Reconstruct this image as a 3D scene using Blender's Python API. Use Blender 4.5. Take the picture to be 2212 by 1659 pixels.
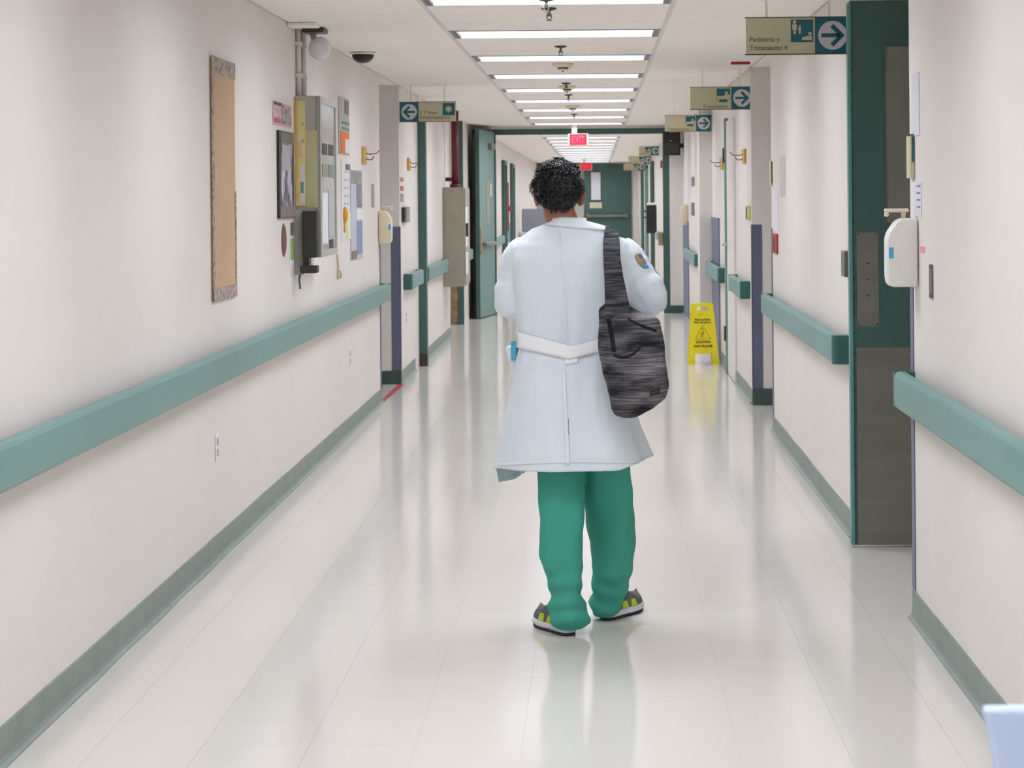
import bpy, bmesh, math, random
from mathutils import Vector, Matrix, noise
from mathutils.bvhtree import BVHTree
random.seed(7)
for o in list(bpy.data.objects): bpy.data.objects.remove(o)
C = bpy.context.scene.collection
scene = bpy.context.scene

# ------------------------------------------------------------------ camera, world, exposure
F, VPX, VPY, SN = 5000.0, 1289.0, 426.0, 0.0087          # focal length and vanishing point in photo pixels, slight roll
H = 1.60                                                   # eye height
cam_data = bpy.data.cameras.new('camera'); cam = bpy.data.objects.new('camera', cam_data); C.objects.link(cam)
cam.location = (0, 0, H)
cam.rotation_mode = 'QUATERNION'
cam.rotation_quaternion = (Matrix.Rotation(math.radians(90), 4, 'X') @ Matrix.Rotation(-math.asin(SN), 4, 'Z')).to_quaternion()
cam_data.sensor_width = 36; cam_data.lens = 36 * F / 2212
cam_data.shift_x = -(VPX - 1106) / 2212; cam_data.shift_y = -(829.5 - VPY) / 2212
cam_data.clip_end = 200; cam_data.clip_start = 0.05
cam_data.dof.use_dof = True; cam_data.dof.focus_distance = 8.6; cam_data.dof.aperture_fstop = 14.0
scene.camera = cam
w = bpy.data.worlds.new('world'); scene.world = w; w.use_nodes = True
w.node_tree.nodes['Background'].inputs[0].default_value = (0.8, 0.85, 0.9, 1)
w.node_tree.nodes['Background'].inputs[1].default_value = 0.3
scene.view_settings.view_transform = 'Standard'; scene.view_settings.look = 'None'
scene.view_settings.gamma = 1.0; scene.view_settings.use_curve_mapping = False
scene.view_settings.exposure = 0.18
LAMP = 17.0                                                 # emission of the ceiling lamps

# ------------------------------------------------------------------ photo measurements to places
XL, XR, ZC = -1.706, 1.185, 2.583
CS = math.sqrt(1 - SN * SN)
def UV(px, py):
    dx, dy = px - VPX, py - VPY
    return dx * CS - dy * SN, dx * SN + dy * CS
def onx(px, py, X):                 # a point on a wall plane x = X
    u, v = UV(px, py); d = F * X / u
    return d, H - v * d / F
def atd(px, py, d):                 # a point at a known distance
    u, v = UV(px, py)
    return u * d / F, H - v * d / F

# ------------------------------------------------------------------ materials
def s2l(c): return tuple(((v / 255) / 12.92 if v <= 10 else (((v / 255) + 0.055) / 1.055) ** 2.4) for v in c)
MATS = {}
def mat(name, rgb, rough=0.6, metal=0.0, var=0.06, vscale=6.0, bump=0.0, bscale=60.0, coat=0.0, stretch=None, rgb2=None, spec=0.5, emit=0.0, contrast=None):
    if name in MATS: return MATS[name]
    m = bpy.data.materials.new(name); m.use_nodes = True
    nt = m.node_tree; b = nt.nodes['Principled BSDF']
    lin = s2l(rgb)
    tc = nt.nodes.new('ShaderNodeTexCoord'); mp = nt.nodes.new('ShaderNodeMapping')
    nt.links.new(tc.outputs['Object'], mp.inputs['Vector'])
    if stretch: mp.inputs['Scale'].default_value = stretch
    n = nt.nodes.new('ShaderNodeTexNoise'); n.inputs['Scale'].default_value = vscale; n.inputs['Detail'].default_value = 4
    nt.links.new(mp.outputs['Vector'], n.inputs['Vector'])
    r = nt.nodes.new('ShaderNodeValToRGB')
    a = lin if rgb2 is None else s2l(rgb2)
    if rgb2 is None:
        r.color_ramp.elements[0].color = tuple(v * (1 - var) for v in lin) + (1,)
        r.color_ramp.elements[1].color = tuple(min(1, v * (1 + var)) for v in lin) + (1,)
    else:
        r.color_ramp.elements[0].color = lin + (1,); r.color_ramp.elements[1].color = a + (1,)
    lo, hi = contrast or (0.3, 0.7)
    r.color_ramp.elements[0].position = lo; r.color_ramp.elements[1].position = hi
    nt.links.new(n.outputs['Fac'], r.inputs['Fac']); nt.links.new(r.outputs['Color'], b.inputs['Base Color'])
    b.inputs['Roughness'].default_value = rough; b.inputs['Metallic'].default_value = metal
    b.inputs['Specular IOR Level'].default_value = spec
    if coat: b.inputs['Coat Weight'].default_value = coat; b.inputs['Coat Roughness'].default_value = 0.08
    if bump:
        n2 = nt.nodes.new('ShaderNodeTexNoise'); n2.inputs['Scale'].default_value = bscale; n2.inputs['Detail'].default_value = 3
        nt.links.new(mp.outputs['Vector'], n2.inputs['Vector'])
        bp = nt.nodes.new('ShaderNodeBump'); bp.inputs['Strength'].default_value = bump; bp.inputs['Distance'].default_value = 0.01
        nt.links.new(n2.outputs['Fac'], bp.inputs['Height']); nt.links.new(bp.outputs['Normal'], b.inputs['Normal'])
    if emit:
        b.inputs['Emission Color'].default_value = lin + (1,); b.inputs['Emission Strength'].default_value = emit
    MATS[name] = m
    return m
def emat(name, rgb, strength):
    if name in MATS: return MATS[name]
    m = bpy.data.materials.new(name); m.use_nodes = True; nt = m.node_tree; nt.nodes.clear()
    e = nt.nodes.new('ShaderNodeEmission'); o = nt.nodes.new('ShaderNodeOutputMaterial')
    e.inputs[0].default_value = rgb + (1,); e.inputs[1].default_value = strength
    nt.links.new(e.outputs[0], o.inputs[0]); MATS[name] = m
    return m

M_WALL = mat('wall_paint', (231, 224, 217), 0.42, var=0.02, vscale=1.5, bump=0.03, bscale=90, spec=0.35)
M_CEIL = mat('ceiling_tile', (249, 242, 234), 0.8, var=0.02, vscale=8, bump=0.06, bscale=120, spec=0.2)
M_CGAP = mat('ceiling_grid', (224, 217, 208), 0.7, var=0.02)
M_FLOOR = mat('floor_vinyl', (223, 217, 209), 0.11, var=0.015, vscale=2.5, coat=0.0, spec=0.5, bump=0.03, bscale=5.0)
M_FLOOR.node_tree.nodes['Principled BSDF'].inputs['IOR'].default_value = 1.30
M_JOINT = mat('floor_joint', (206, 201, 193), 0.5, var=0.03)
M_RAIL = mat('rail_green', (112, 150, 146), 0.45, var=0.03, vscale=4)
M_CAP = mat('rail_cap_green', (48, 96, 90), 0.4, var=0.03)
M_BASE = mat('base_vinyl', (128, 142, 134), 0.45, var=0.08, vscale=7)
M_BASE_D = mat('base_vinyl_dark', (62, 86, 78), 0.5, var=0.05)
M_GREEN = mat('door_green', (62, 94, 88), 0.45, var=0.05, vscale=5)
M_GREEN_L = mat('door_green_pale', (112, 146, 138), 0.5, var=0.05, vscale=5)
M_BLUE = mat('guard_blue', (100, 106, 132), 0.45, var=0.06, vscale=9)
M_METAL = mat('steel_plate', (128, 126, 118), 0.38, metal=0.55, var=0.07, vscale=3, stretch=(1, 1, 8))
M_DKMETAL = mat('dark_metal', (70, 66, 60), 0.4, metal=0.6)
M_CHROME = mat('chrome', (200, 200, 198), 0.2, metal=0.9)
M_SCREW = mat('screw_head', (48, 50, 50), 0.4, metal=0.3)
M_SIGNTEAL = mat('sign_teal', (26, 98, 112), 0.35, var=0.04)
M_SIGNCREAM = mat('sign_cream', (206, 198, 164), 0.35, var=0.03)
M_SIGNWHITE = mat('sign_white', (214, 210, 216), 0.35, var=0.02)
M_SIGNEDGE = mat('sign_edge', (70, 62, 44), 0.5)
M_INK = mat('ink_brown', (120, 108, 84), 0.6, var=0.05)
M_BLACK = mat('black_plastic', (24, 25, 26), 0.4, var=0.08)
M_DARKGREY = mat('dark_grey_plastic', (50, 50, 48), 0.5, var=0.06)
M_WHITEP = mat('white_plastic', (236, 234, 228), 0.35, var=0.02)
M_CREAMP = mat('cream_plastic', (232, 222, 190), 0.4, var=0.03)
M_YELLOW = mat('safety_yellow', (232, 214, 18), 0.35, var=0.04, vscale=8)
M_YINK = mat('sign_black_ink', (58, 52, 12), 0.6)
M_YINK2 = mat('sign_olive_ink', (176, 156, 16), 0.6)
M_RED = mat('signal_red', (170, 44, 44), 0.45)
M_MAROON = mat('maroon_paint', (98, 30, 34), 0.45)
M_WOOD = mat('wood_plate', (206, 164, 84), 0.5, var=0.1, vscale=20, stretch=(1, 1, 6))
M_STAIN = mat('stained_wood', (176, 152, 118), 0.6, var=0.3, vscale=9, rgb2=(130, 104, 74))
M_GLASS_D = mat('tinted_glass', (124, 126, 114), 0.3, var=0.08, vscale=2)
M_PAPER = mat('paper_white', (226, 224, 224), 0.7, var=0.03)
M_PAPERB = mat('paper_bluish', (214, 215, 222), 0.7, var=0.03)

# ------------------------------------------------------------------ mesh helpers
def bbox(bm, x0, x1, y0, y1, z0, z1):
    vs = [bm.verts.new(p) for p in ((x0,y0,z0),(x1,y0,z0),(x1,y1,z0),(x0,y1,z0),(x0,y0,z1),(x1,y0,z1),(x1,y1,z1),(x0,y1,z1))]
    for f in ((3,2,1,0),(4,5,6,7),(0,1,5,4),(1,2,6,5),(2,3,7,6),(3,0,4,7)): bm.faces.new([vs[i] for i in f])
def new_bm(): return bmesh.new()
def boxes(*bs, bevel=0.0, seg=2):
    bm = new_bm()
    for b in bs: bbox(bm, *b)
    if bevel: bmesh.ops.bevel(bm, geom=bm.edges[:], offset=bevel, segments=seg, profile=0.5, affect='EDGES')
    return bm
def prism(poly, axis, a0, a1, bevel=0.0, seg=2):
    """extrude a 2D polygon along an axis. axis 'x': poly is (y,z); 'y': (x,z); 'z': (x,y)"""
    bm = new_bm()
    def P(p, a): return {'x': (a, p[0], p[1]), 'y': (p[0], a, p[1]), 'z': (p[0], p[1], a)}[axis]
    A = [bm.verts.new(P(p, a0)) for p in poly]; B = [bm.verts.new(P(p, a1)) for p in poly]
    n = len(poly)
    bm.faces.new(A); bm.faces.new(B[::-1])
    for i in range(n): bm.faces.new((A[i], B[i], B[(i+1) % n], A[(i+1) % n]))
    bmesh.ops.recalc_face_normals(bm, faces=bm.faces[:])
    if bevel: bmesh.ops.bevel(bm, geom=bm.edges[:], offset=bevel, segments=seg, profile=0.5, affect='EDGES')
    return bm
def ring_loft(bm, rings, closed=True, cap=True):
    R = [[bm.verts.new(p) for p in r] for r in rings]
    n = len(R[0])
    for a, b in zip(R, R[1:]):
        for i in range(n if closed else n - 1):
            bm.faces.new((a[i], a[(i+1) % n], b[(i+1) % n], b[i]))
    if cap and closed:
        bm.faces.new(R[0][::-1]); bm.faces.new(R[-1])
    return R
def tube(bm, pts, r, n=10, cap=True):
    pts = [Vector(p) for p in pts]
    rs = r if isinstance(r, (list, tuple)) else [r] * len(pts)
    rings = []; up = None
    for i, p in enumerate(pts):
        t = (pts[min(i+1, len(pts)-1)] - pts[max(i-1, 0)]).normalized()
        if up is None: up = Vector((0, 0, 1)) if abs(t.z) < 0.9 else Vector((0, 1, 0))
        s = t.cross(up).normalized(); up = s.cross(t).normalized()
        rings.append([p + (s * math.cos(2*math.pi*k/n) + up * math.sin(2*math.pi*k/n)) * rs[i] for k in range(n)])
    ring_loft(bm, rings, cap=cap)
    bmesh.ops.recalc_face_normals(bm, faces=bm.faces[:])
def lathe(bm, prof, c, axis='z', n=24):
    rings = []
    for r, h in prof:
        ring = []
        for k in range(n):
            a = 2*math.pi*k/n; x, y = max(r, 1e-4)*math.cos(a), max(r, 1e-4)*math.sin(a)
            ring.append({'z': (c[0]+x, c[1]+y, c[2]+h), 'y': (c[0]+x, c[1]+h, c[2]+y), 'x': (c[0]+h, c[1]+x, c[2]+y)}[axis])
        rings.append(ring)
    ring_loft(bm, rings)
    bmesh.ops.recalc_face_normals(bm, faces=bm.faces[:])
def mesh_of(bm, name):
    me = bpy.data.meshes.new(name); bm.to_mesh(me); bm.free(); return me
def obj(name, bm, m, parent=None, smooth=False):
    me = mesh_of(bm, name) if isinstance(bm, bmesh.types.BMesh) else bm
    if m and not me.materials: me.materials.append(m)
    if smooth: me.polygons.foreach_set('use_smooth', [True] * len(me.polygons))
    o = bpy.data.objects.new(name, me); C.objects.link(o)
    if parent is not None: attach(o, parent)
    return o
WM = {}
def attach(o, parent):
    o.parent = parent
    M = Matrix.Identity(4); p = parent; chain = []
    while p is not None: chain.append(p); p = p.parent
    for p in reversed(chain): M = M @ p.matrix_parent_inverse @ Matrix.Translation(p.location)
    o.matrix_parent_inverse = M.inverted()
def tag(o, label=None, cat=None, group=None, kind=None):
    if label: o['label'] = label
    if cat: o['category'] = cat
    if group: o['group'] = group
    if kind: o['kind'] = kind
    return o
def thing(name, label, cat, loc, group=None):
    o = bpy.data.objects.new(name, None); C.objects.link(o); o.location = loc; o.empty_display_size = 0.1
    return tag(o, label, cat, group)
def dup(root, delta, label=None):
    r = root.copy(); C.objects.link(r); r.location = Vector(root.location) + Vector(delta)
    if label: r['label'] = label
    for ch in list(root.children):
        c = ch.copy(); C.objects.link(c); c.parent = r; c.matrix_parent_inverse = ch.matrix_parent_inverse.copy()
        for g in ch.children:
            d = g.copy(); C.objects.link(d); d.parent = c; d.matrix_parent_inverse = g.matrix_parent_inverse.copy()
    return r
def struct(name, bm, m, parent=None, smooth=False):
    o = obj(name, bm, m, parent, smooth)
    if parent is None: o['kind'] = 'structure'
    return o
FONT_CACHE = {}
def text_mesh(txt, size, bold=0.0, shear=0.0):
    cu = bpy.data.curves.new('t', 'FONT'); cu.body = txt; cu.size = size; cu.extrude = 0.0015; cu.offset = bold; cu.shear = shear
    cu.resolution_u = 3
    to = bpy.data.objects.new('t', cu); C.objects.link(to)
    dg = bpy.context.evaluated_depsgraph_get(); dg.update()
    me = bpy.data.meshes.new_from_object(to.evaluated_get(dg)); me.materials.clear()
    bpy.data.objects.remove(to); return me
def place_text(name, txt, width, height, x0, y, z0, m, parent, bold=0.0, depth=0.002):
    """lettering that faces -y; lower-left corner at x0,z0, fitted to width x height"""
    me = text_mesh(txt, 1.0, bold)
    xs = [v.co.x for v in me.vertices]; ys = [v.co.y for v in me.vertices]; zs = [v.co.z for v in me.vertices]
    ax, bx, ay, by = min(xs), max(xs), min(ys), max(ys); az, bz = min(zs), max(zs)
    for v in me.vertices:
        X = x0 + (v.co.x - ax) / (bx - ax) * width; Z = z0 + (v.co.y - ay) / (by - ay) * height
        Y = y - (v.co.z - az) / max(bz - az, 1e-6) * depth
        v.co = (X, Y, Z)
    return obj(name, me, m, parent)
def remesh_obj(bm, voxel, smooth_it=6, smooth_f=0.5):
    me = mesh_of(bm, 'tmp'); o = bpy.data.objects.new('tmp', me); C.objects.link(o)
    md = o.modifiers.new('r', 'REMESH'); md.mode = 'VOXEL'; md.voxel_size = voxel
    if smooth_it:
        sm = o.modifiers.new('s', 'SMOOTH'); sm.iterations = smooth_it; sm.factor = smooth_f
    dg = bpy.context.evaluated_depsgraph_get(); dg.update()
    out = bpy.data.meshes.new_from_object(o.evaluated_get(dg)); bpy.data.objects.remove(o); out.materials.clear()
    return out

# ------------------------------------------------------------------ key distances along the corridor
Y0, YEND, YF = -6.0, 66.0, 31.8
LA_END, LB0, LB_END, LC0 = 18.2, 20.0, 26.8, 29.4
RA_END, RB0, RB_END, RC0, PIL = 8.75, 10.8, 15.7, 17.7, 23.7
T = 0.15
# ------------------------------------------------------------------ floor
floor = struct('floor', boxes((-6, 5, Y0, YEND, -0.12, -0.0015)), M_JOINT)
TS = 0.313; JX = -0.857
cols = [k for k in range(-16, 14) if XL - 0.2 < JX + (k + 1) * TS and JX + k * TS < XR + 0.2]
tile_me = None
rest = new_bm(); nt_ = 0
row0 = 6.15
gx = 0.0004
def tile_x(k): return max(JX + k*TS, XL - 0.05) + gx, min(JX + (k+1)*TS, XR + 0.05) - gx
tile_cache = {}
ROWS_NEAR = 30
for r in range(ROWS_NEAR):
    for k in cols:
        x0, x1 = tile_x(k)
        if x1 - x0 < 0.02: continue
        key = round(x1 - x0, 4)
        if key not in tile_cache:
            wd = x1 - x0
            me = mesh_of(boxes((0, wd, gx, TS - gx, -0.003, 0)), 'floor_tile'); me.materials.append(M_FLOOR); tile_cache[key] = me
        o = bpy.data.objects.new('floor_tile', tile_cache[key]); C.objects.link(o)
        o.location = (x0, row0 + r * TS, 0); o.parent = floor; nt_ += 1
yy = row0 + ROWS_NEAR * TS
rr = 0
while yy < YEND:
    for k in cols:
        x0, x1 = tile_x(k)
        if x1 - x0 >= 0.02: bbox(rest, x0, x1, yy + gx, yy + TS - gx, -0.003, 0)
    yy += TS
yy = row0 - TS
while yy > Y0:
    for k in cols:
        x0, x1 = tile_x(k)
        if x1 - x0 >= 0.02: bbox(rest, x0, x1, yy + gx, yy + TS - gx, -0.003, 0)
    yy -= TS
# side passages
for (a, b, c, d) in ((-6, XL - 0.052, LA_END - .2, LC0), (XR + 0.052, 5, RA_END - .2, RC0)):
    bbox(rest, a, b, c, d, -0.003, 0)
tag(obj('floor_tiles', rest, M_FLOOR, floor), kind='stuff')

# ------------------------------------------------------------------ ceiling with tiles; lamps sit between the tiles
LXA, LXB = -0.872, 0.397
PITCH = 0.605; LY0 = 11.16
LAMPS = [LY0 + k * 4 * PITCH for k in range(-7, 23) if Y0 + .2 < LY0 + k*4*PITCH < YEND - 1]
gaps = []; yg = Y0
for yl_ in LAMPS: gaps.append((LXA, LXB, yg, yl_, ZC + .012, ZC + .03)); yg = yl_ + PITCH
gaps.append((LXA, LXB, yg, YEND, ZC + .012, ZC + .03))
ceiling = struct('ceiling', boxes((-6, LXA, Y0, YEND, ZC + .012, ZC + .03), (LXB, 5, Y0, YEND, ZC + .012, ZC + .03), (-6, 5, Y0 - .1, YEND + .1, ZC + .30, ZC + .4), *gaps), M_CGAP)
colx = [(XL, LXA), (LXA, LXB), (LXB, XR)]
g = 0.005
ct_cache = {}
ct_rest = new_bm()
row = math.floor((Y0 - LY0) / PITCH)
while LY0 + row * PITCH < YEND:
    y0 = LY0 + row * PITCH; y1 = min(y0 + PITCH, YEND)
    if y1 > Y0 + 0.05:
        for ci, (a, b) in enumerate(colx):
            if ci == 1 and row % 4 == 0: continue
            if 9.3 < y0 < 31.2:
                key = (ci,)
                if key not in ct_cache:
                    me = mesh_of(boxes((0, b - a - 2*g, 0, PITCH - 2*g, 0, 0.02), bevel=0.003, seg=1), 'ceiling_tile'); me.materials.append(M_CEIL); ct_cache[key] = me
                o = bpy.data.objects.new('ceiling_tile', ct_cache[key]); C.objects.link(o)
                o.location = (a + g, y0 + g, ZC); o.parent = ceiling
            else:
                bbox(ct_rest, a + g, b - g, y0 + g, y1 - g, ZC, ZC + 0.02)
    row += 1
for (a, b, c, d) in ((-6, XL - .01, LA_END - .2, LC0), (XR + .01, 5, RA_END - .2, RC0)):
    bbox(ct_rest, a, b, c, d, ZC, ZC + .02)
tag(obj('ceiling_tiles', ct_rest, M_CEIL, ceiling), kind='stuff')
# long grid bars along the lamp row
for gxm in (LXA, LXB):
    struct('trim_1' if gxm < 0 else 'trim_2', boxes((gxm - 0.012, gxm + 0.012, Y0, YF, ZC - 0.004, ZC + 0.012)), M_CGAP)

M_LAMP = emat('lamp_diffuser', (0.915, 0.96, 1.06), LAMP)
RECESS = 0.20
M_HOUSE = mat('louvre_grey', (142, 144, 150), 0.5, var=0.02)
LLAB = {0: 'ceiling light just before the Pediatria direction sign', 1: 'ceiling light between the two hanging sprinklers nearest the notices', 2: 'ceiling light between a sprinkler and the cream smoke detector beyond it',
        3: 'ceiling light level with the opening beside the steel-plated door wall', 4: 'ceiling light crossed by the second smoke detector', 5: 'ceiling light over the left direction sign end',
        6: 'ceiling light between the last smoke detector and last sprinkler', 7: 'ceiling light just before the exit sign stem', 8: 'ceiling light closest to the fire door header on its near side'}
def ceiling_light(yc):
    ya, yb = yc - PITCH/2, yc + PITCH/2
    t = thing('ceiling_light', LLAB[0], 'light', ((LXA+LXB)/2, yc, ZC), 'row of recessed corridor ceiling lights')
    a, b = LXA + 0.012, LXB - 0.012
    z1 = ZC + RECESS
    obj('frame', boxes((a, b, ya + .002, ya + .02, ZC - .004, z1), (a, b, yb - .02, yb - .002, ZC - .004, z1), (a, a + .012, ya + .02, yb - .02, ZC - .004, z1), (b - .012, b, ya + .02, yb - .02, ZC - .004, z1), (a, b, ya + .002, yb - .002, z1, z1 + .02)), M_HOUSE, t)
    for (p, q) in ((a + .012, a + .040), (b - .040, b - .012)):
        obj('end_cap', boxes((p, q, ya + .02, yb - .02, ZC - .003, ZC + .012)), M_DKMETAL, t)
    obj('diffuser', boxes((a + .012, b - .012, ya + .02, yb - .02, z1 - .012, z1)), M_LAMP, t)
    return t
first = ceiling_light(LY0 + PITCH/2)
for yl_ in LAMPS:
    k = round((yl_ - LY0) / (4 * PITCH))
    if k == 0: continue
    dup(first, (0, yl_ - LY0, 0), LLAB.get(k, 'recessed ceiling light beyond the fire doors' if k > 8 else 'recessed ceiling light over the near part of the corridor'))

# ------------------------------------------------------------------ walls
def wall(name, *bs): return struct(name, boxes(*bs), M_WALL)
wall('wall_left', (XL - T, XL, Y0, LA_END, 0, ZC + .02))
wall('wall_left', (XL - T, XL, LB0, LB_END, 0, ZC + .02), (-6, XL - T, LB0, LB0 + T, 0, ZC + .02))
wall('wall_left', (-6, XL - T, LA_END - T, LA_END, 0, ZC + .02))
wall('wall_left', (-6.1, -5.95, LA_END - T, LB0 + T, 0, ZC + .02))
wall('wall_left', (XL - T, XL, LC0, YF, 0, ZC + .02), (XL - .7, XL - T, LC0, LC0 + T, 0, ZC + .02))
wall('wall_left', (XL - .85, XL - .7, LB_END - T, LC0 + T, 0, ZC + .02), (XL - .7, XL - T, LB_END - T, LB_END, 0, ZC + .02))
wall('wall_left', (XL - T, XL, YF, YEND, 0, ZC + .02))
wall('wall_right', (XR, XR + T, Y0, RA_END, 0, ZC + .02))
wall('wall_right', (XR + T, 3.2, RA_END - T, RA_END, 0, ZC + .02), (3.05, 3.2, RA_END, RB0, 0, ZC + .02))
wall('wall_right', (XR, XR + T, RB0, RB_END, 0, ZC + .02), (XR + T, 3.2, RB0, RB0 + T, 0, ZC + .02))
wall('wall_right', (XR + T, 5, RB_END - T, RB_END, 0, ZC + .02))
wall('wall_right', (XR, XR + T, RC0, YF, 0, ZC + .02), (XR + T, 5, RC0, RC0 + T, 0, ZC + .02))
wall('wall_right', (4.9, 5.05, RB_END - T, RC0 + T, 0, ZC + .02))
wall('wall_right', (1.05, XR, PIL, PIL + 0.45, 0, ZC))
wall('wall_right', (XR, XR + T, YF, YEND, 0, ZC + .02))
wall('wall_back', (-6, 5, Y0 - T, Y0, 0, ZC + .02))
wall('wall_end', (-6, 5, YEND, YEND + T, 0, ZC + .02))

# ------------------------------------------------------------------ vinyl baseboards (cove profile, slightly wavy top edge)
def baseboard(name, x, ya, yb, side, hb=0.112):
    """side +1: stands on a wall whose room side is +x"""
    bm = new_bm(); n = max(2, int((yb - ya) / 0.12)); rings = []
    for i in range(n + 1):
        y = ya + (yb - ya) * i / n
        w_ = 0.004 * noise.noise((y * 2.1, x, 3.3)); w2 = 0.006 * noise.noise((y * 1.7, x, 9.1))
        prof = [(0, 0), (0.024 + w2, 0), (0.024 + w2, 0.004), (0.012, 0.012), (0.006, 0.024), (0.005, hb - .003 + w_), (0.002, hb + w_), (0, hb + w_)]
        rings.append([(x + side * p, y, z) for p, z in prof])
    ring_loft(bm, rings); bmesh.ops.recalc_face_normals(bm, faces=bm.faces[:])
    return struct(name, bm, M_BASE)
baseboard('baseboard_left', XL, Y0, LA_END, 1)
baseboard('baseboard_left', XL, LB0 + .09, onx(895, 600, XL)[0], 1)
baseboard('baseboard_left', XL, onx(912, 600, XL)[0], LB_END, 1)
baseboard('baseboard_left', XL, YF + .2, YEND, 1)
baseboard('baseboard_right', XR, Y0, RA_END, -1)
baseboard('baseboard_right', XR, RB0, RB_END, -1)
baseboard('baseboard_right', XR, RC0 + .09, 20.75, -1)
baseboard('baseboard_right', XR, 21.15, PIL, -1)
baseboard('baseboard_right', XR, PIL + .46, YF, -1)
baseboard('baseboard_right', XR, YF + .2, YEND, -1)
# dark bases on the wall ends that face down the corridor
struct('baseboard_left', boxes((-6, XL + .006, LB0 - .012, LB0 - .0005, 0, .115)), M_BASE_D)
struct('baseboard_right', boxes((XR - .006, 5, RC0 - .012, RC0 - .0005, 0, .125)), M_BASE_D)

# ------------------------------------------------------------------ corner guards
def guard(lbl, cx, cy, z0, z1, sx, near=True):
    """L-shaped blue guard wrapped round a wall corner at (cx, cy); sx = direction of the room"""
    t = 0.004; w_ = 0.075
    if near: bm = boxes((min(cx + sx*t, cx - sx*w_), max(cx + sx*t, cx - sx*w_), cy - t, cy - .0003, z0, z1), (min(cx + sx*t, cx + sx*.0003), max(cx + sx*t, cx + sx*.0003), cy - t, cy + w_, z0, z1))
    else: bm = boxes((min(cx + sx*t, cx - sx*w_), max(cx + sx*t, cx - sx*w_), cy + .0003, cy + t, z0, z1), (min(cx + sx*t, cx + sx*.0003), max(cx + sx*t, cx + sx*.0003), cy - w_, cy + t, z0, z1))
    return tag(obj('corner_guard', bm, M_BLUE), lbl, 'corner guard', 'blue corner guards')
zt = 1.36
guard('blue corner guard on the wall end below the left direction sign', XL, LB0, .116, zt, 1)
guard('thin blue corner guard at the end of the long wall with notices', XL, LA_END, .113, zt, 1, near=False)
guard('wide blue corner guard beside the small yellow wall box', XR, RC0, .126, zt + .02, -1)
guard('blue corner guard behind the card holder and red wall tag', XR, RB_END, .113, zt + .02, -1, near=False)
guard('scuffed blue corner guard under the large white sanitizer dispenser', XR, RA_END, .113, zt - .05, -1, near=False)
gy = onx(1478, 600, XR)[0]
tag(obj('wall_guard', boxes((XR - .012, XR - .0005, 29.9, 31.6, .02, atd(1484, 478, 30.5)[1])), M_BLUE), 'blue wall guard beside the far green door frame', 'wall guard')
tag(obj('wall_guard', boxes((XR - .012, XR - .0005, 22.35, PIL - .005, .02, atd(1546, 470, 23)[1])), M_BLUE), 'blue wall guard in front of the bright pilaster behind the wet floor sign', 'wall guard')

# ------------------------------------------------------------------ handrails
RZ0, RZ1, RP = 0.80, 0.938, 0.078
def handrail(lbl, x, ya, yb, side, z0=RZ0, z1=RZ1, p=RP, caps=(True, True)):
    t = thing('handrail', lbl, 'handrail', (x, (ya + yb)/2, z0), 'green wall handrails')
    # C-shaped bumper rail: crash board with returned top and bottom
    def P(a, z): return (x + side * a, z)
    prof = [(.030, z0), (.062, z0), (p - .006, z0 + .004), (p, z0 + .014), (p, z1 - .016), (p - .006, z1 - .005), (p - .018, z1), (.040, z1), (.034, z1 - .006), (.034, z1 - .022), (.050, z1 - .028), (.052, z0 + .03), (.030, z0 + .02)]
    ca, cb = ya + (.06 if caps[0] else 0), yb - (.06 if caps[1] else 0)
    obj('rail', prism([P(a, z) for a, z in prof], 'y', ca, cb), M_RAIL, t)
    n = max(2, int((yb - ya) / 0.9) + 1)
    for i in range(n):
        y = ca + .08 + (cb - ca - .16) * i / (n - 1)
        obj('bracket', boxes(tuple(sorted((x, x + side * .052))) + (y - .03, y + .03, z0 + .035, z1 - .04)), M_RAIL, t)
    for on, y, d in ((caps[0], ya, 1), (caps[1], yb, -1)):
        if not on: continue
        # rounded return to the wall
        poly = [(x, y), (x + side * (p - .03), y), (x + side * (p - .010), y + d * .008), (x + side * p, y + d * .028), (x + side * p, y + d * .062), (x, y + d * .062)]
        bm = prism(poly, 'z', z0, z1, bevel=.005, seg=2)
        obj('end_cap', bm, M_CAP, t)
    return t
handrail('long green handrail under the bulletin board and notices', XL, Y0 + .3, LA_END + .04, 1, caps=(False, True))
ry = onx
handrail('short green handrail between blue corner guard and green upright', XL, 20.35, 21.75, 1)
handrail('short green handrail between green upright and grey hose cabinet', XL, 22.35, 25.45, 1)
handrail('stub of green handrail beside the open green fire door', XL, 29.6, 30.4, 1)
handrail('green handrail running past the slot below the sanitizer dispenser', XR, Y0 + .3, RA_END - .03, -1, caps=(False, True))
handrail('green handrail between the steel-plated door and the blue corner guard', XR, RB0 + .12, RB_END + .03, -1)
handrail('short green handrail just behind the wide blue corner guard', XR, 17.95, 19.6, -1)
handrail('short green handrail behind the yellow wet floor sign', XR, 21.3, PIL - .05, -1)
handrail('short green handrail between pilaster and far green door frame', XR, 26.4, 29.8, -1)
handrail('green handrail on the left wall beyond the fire doors', XL, 33.2, 41.0, 1)
handrail('green handrail on the right wall beyond the fire doors', XR, 34.0, 44.0, -1)

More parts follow.
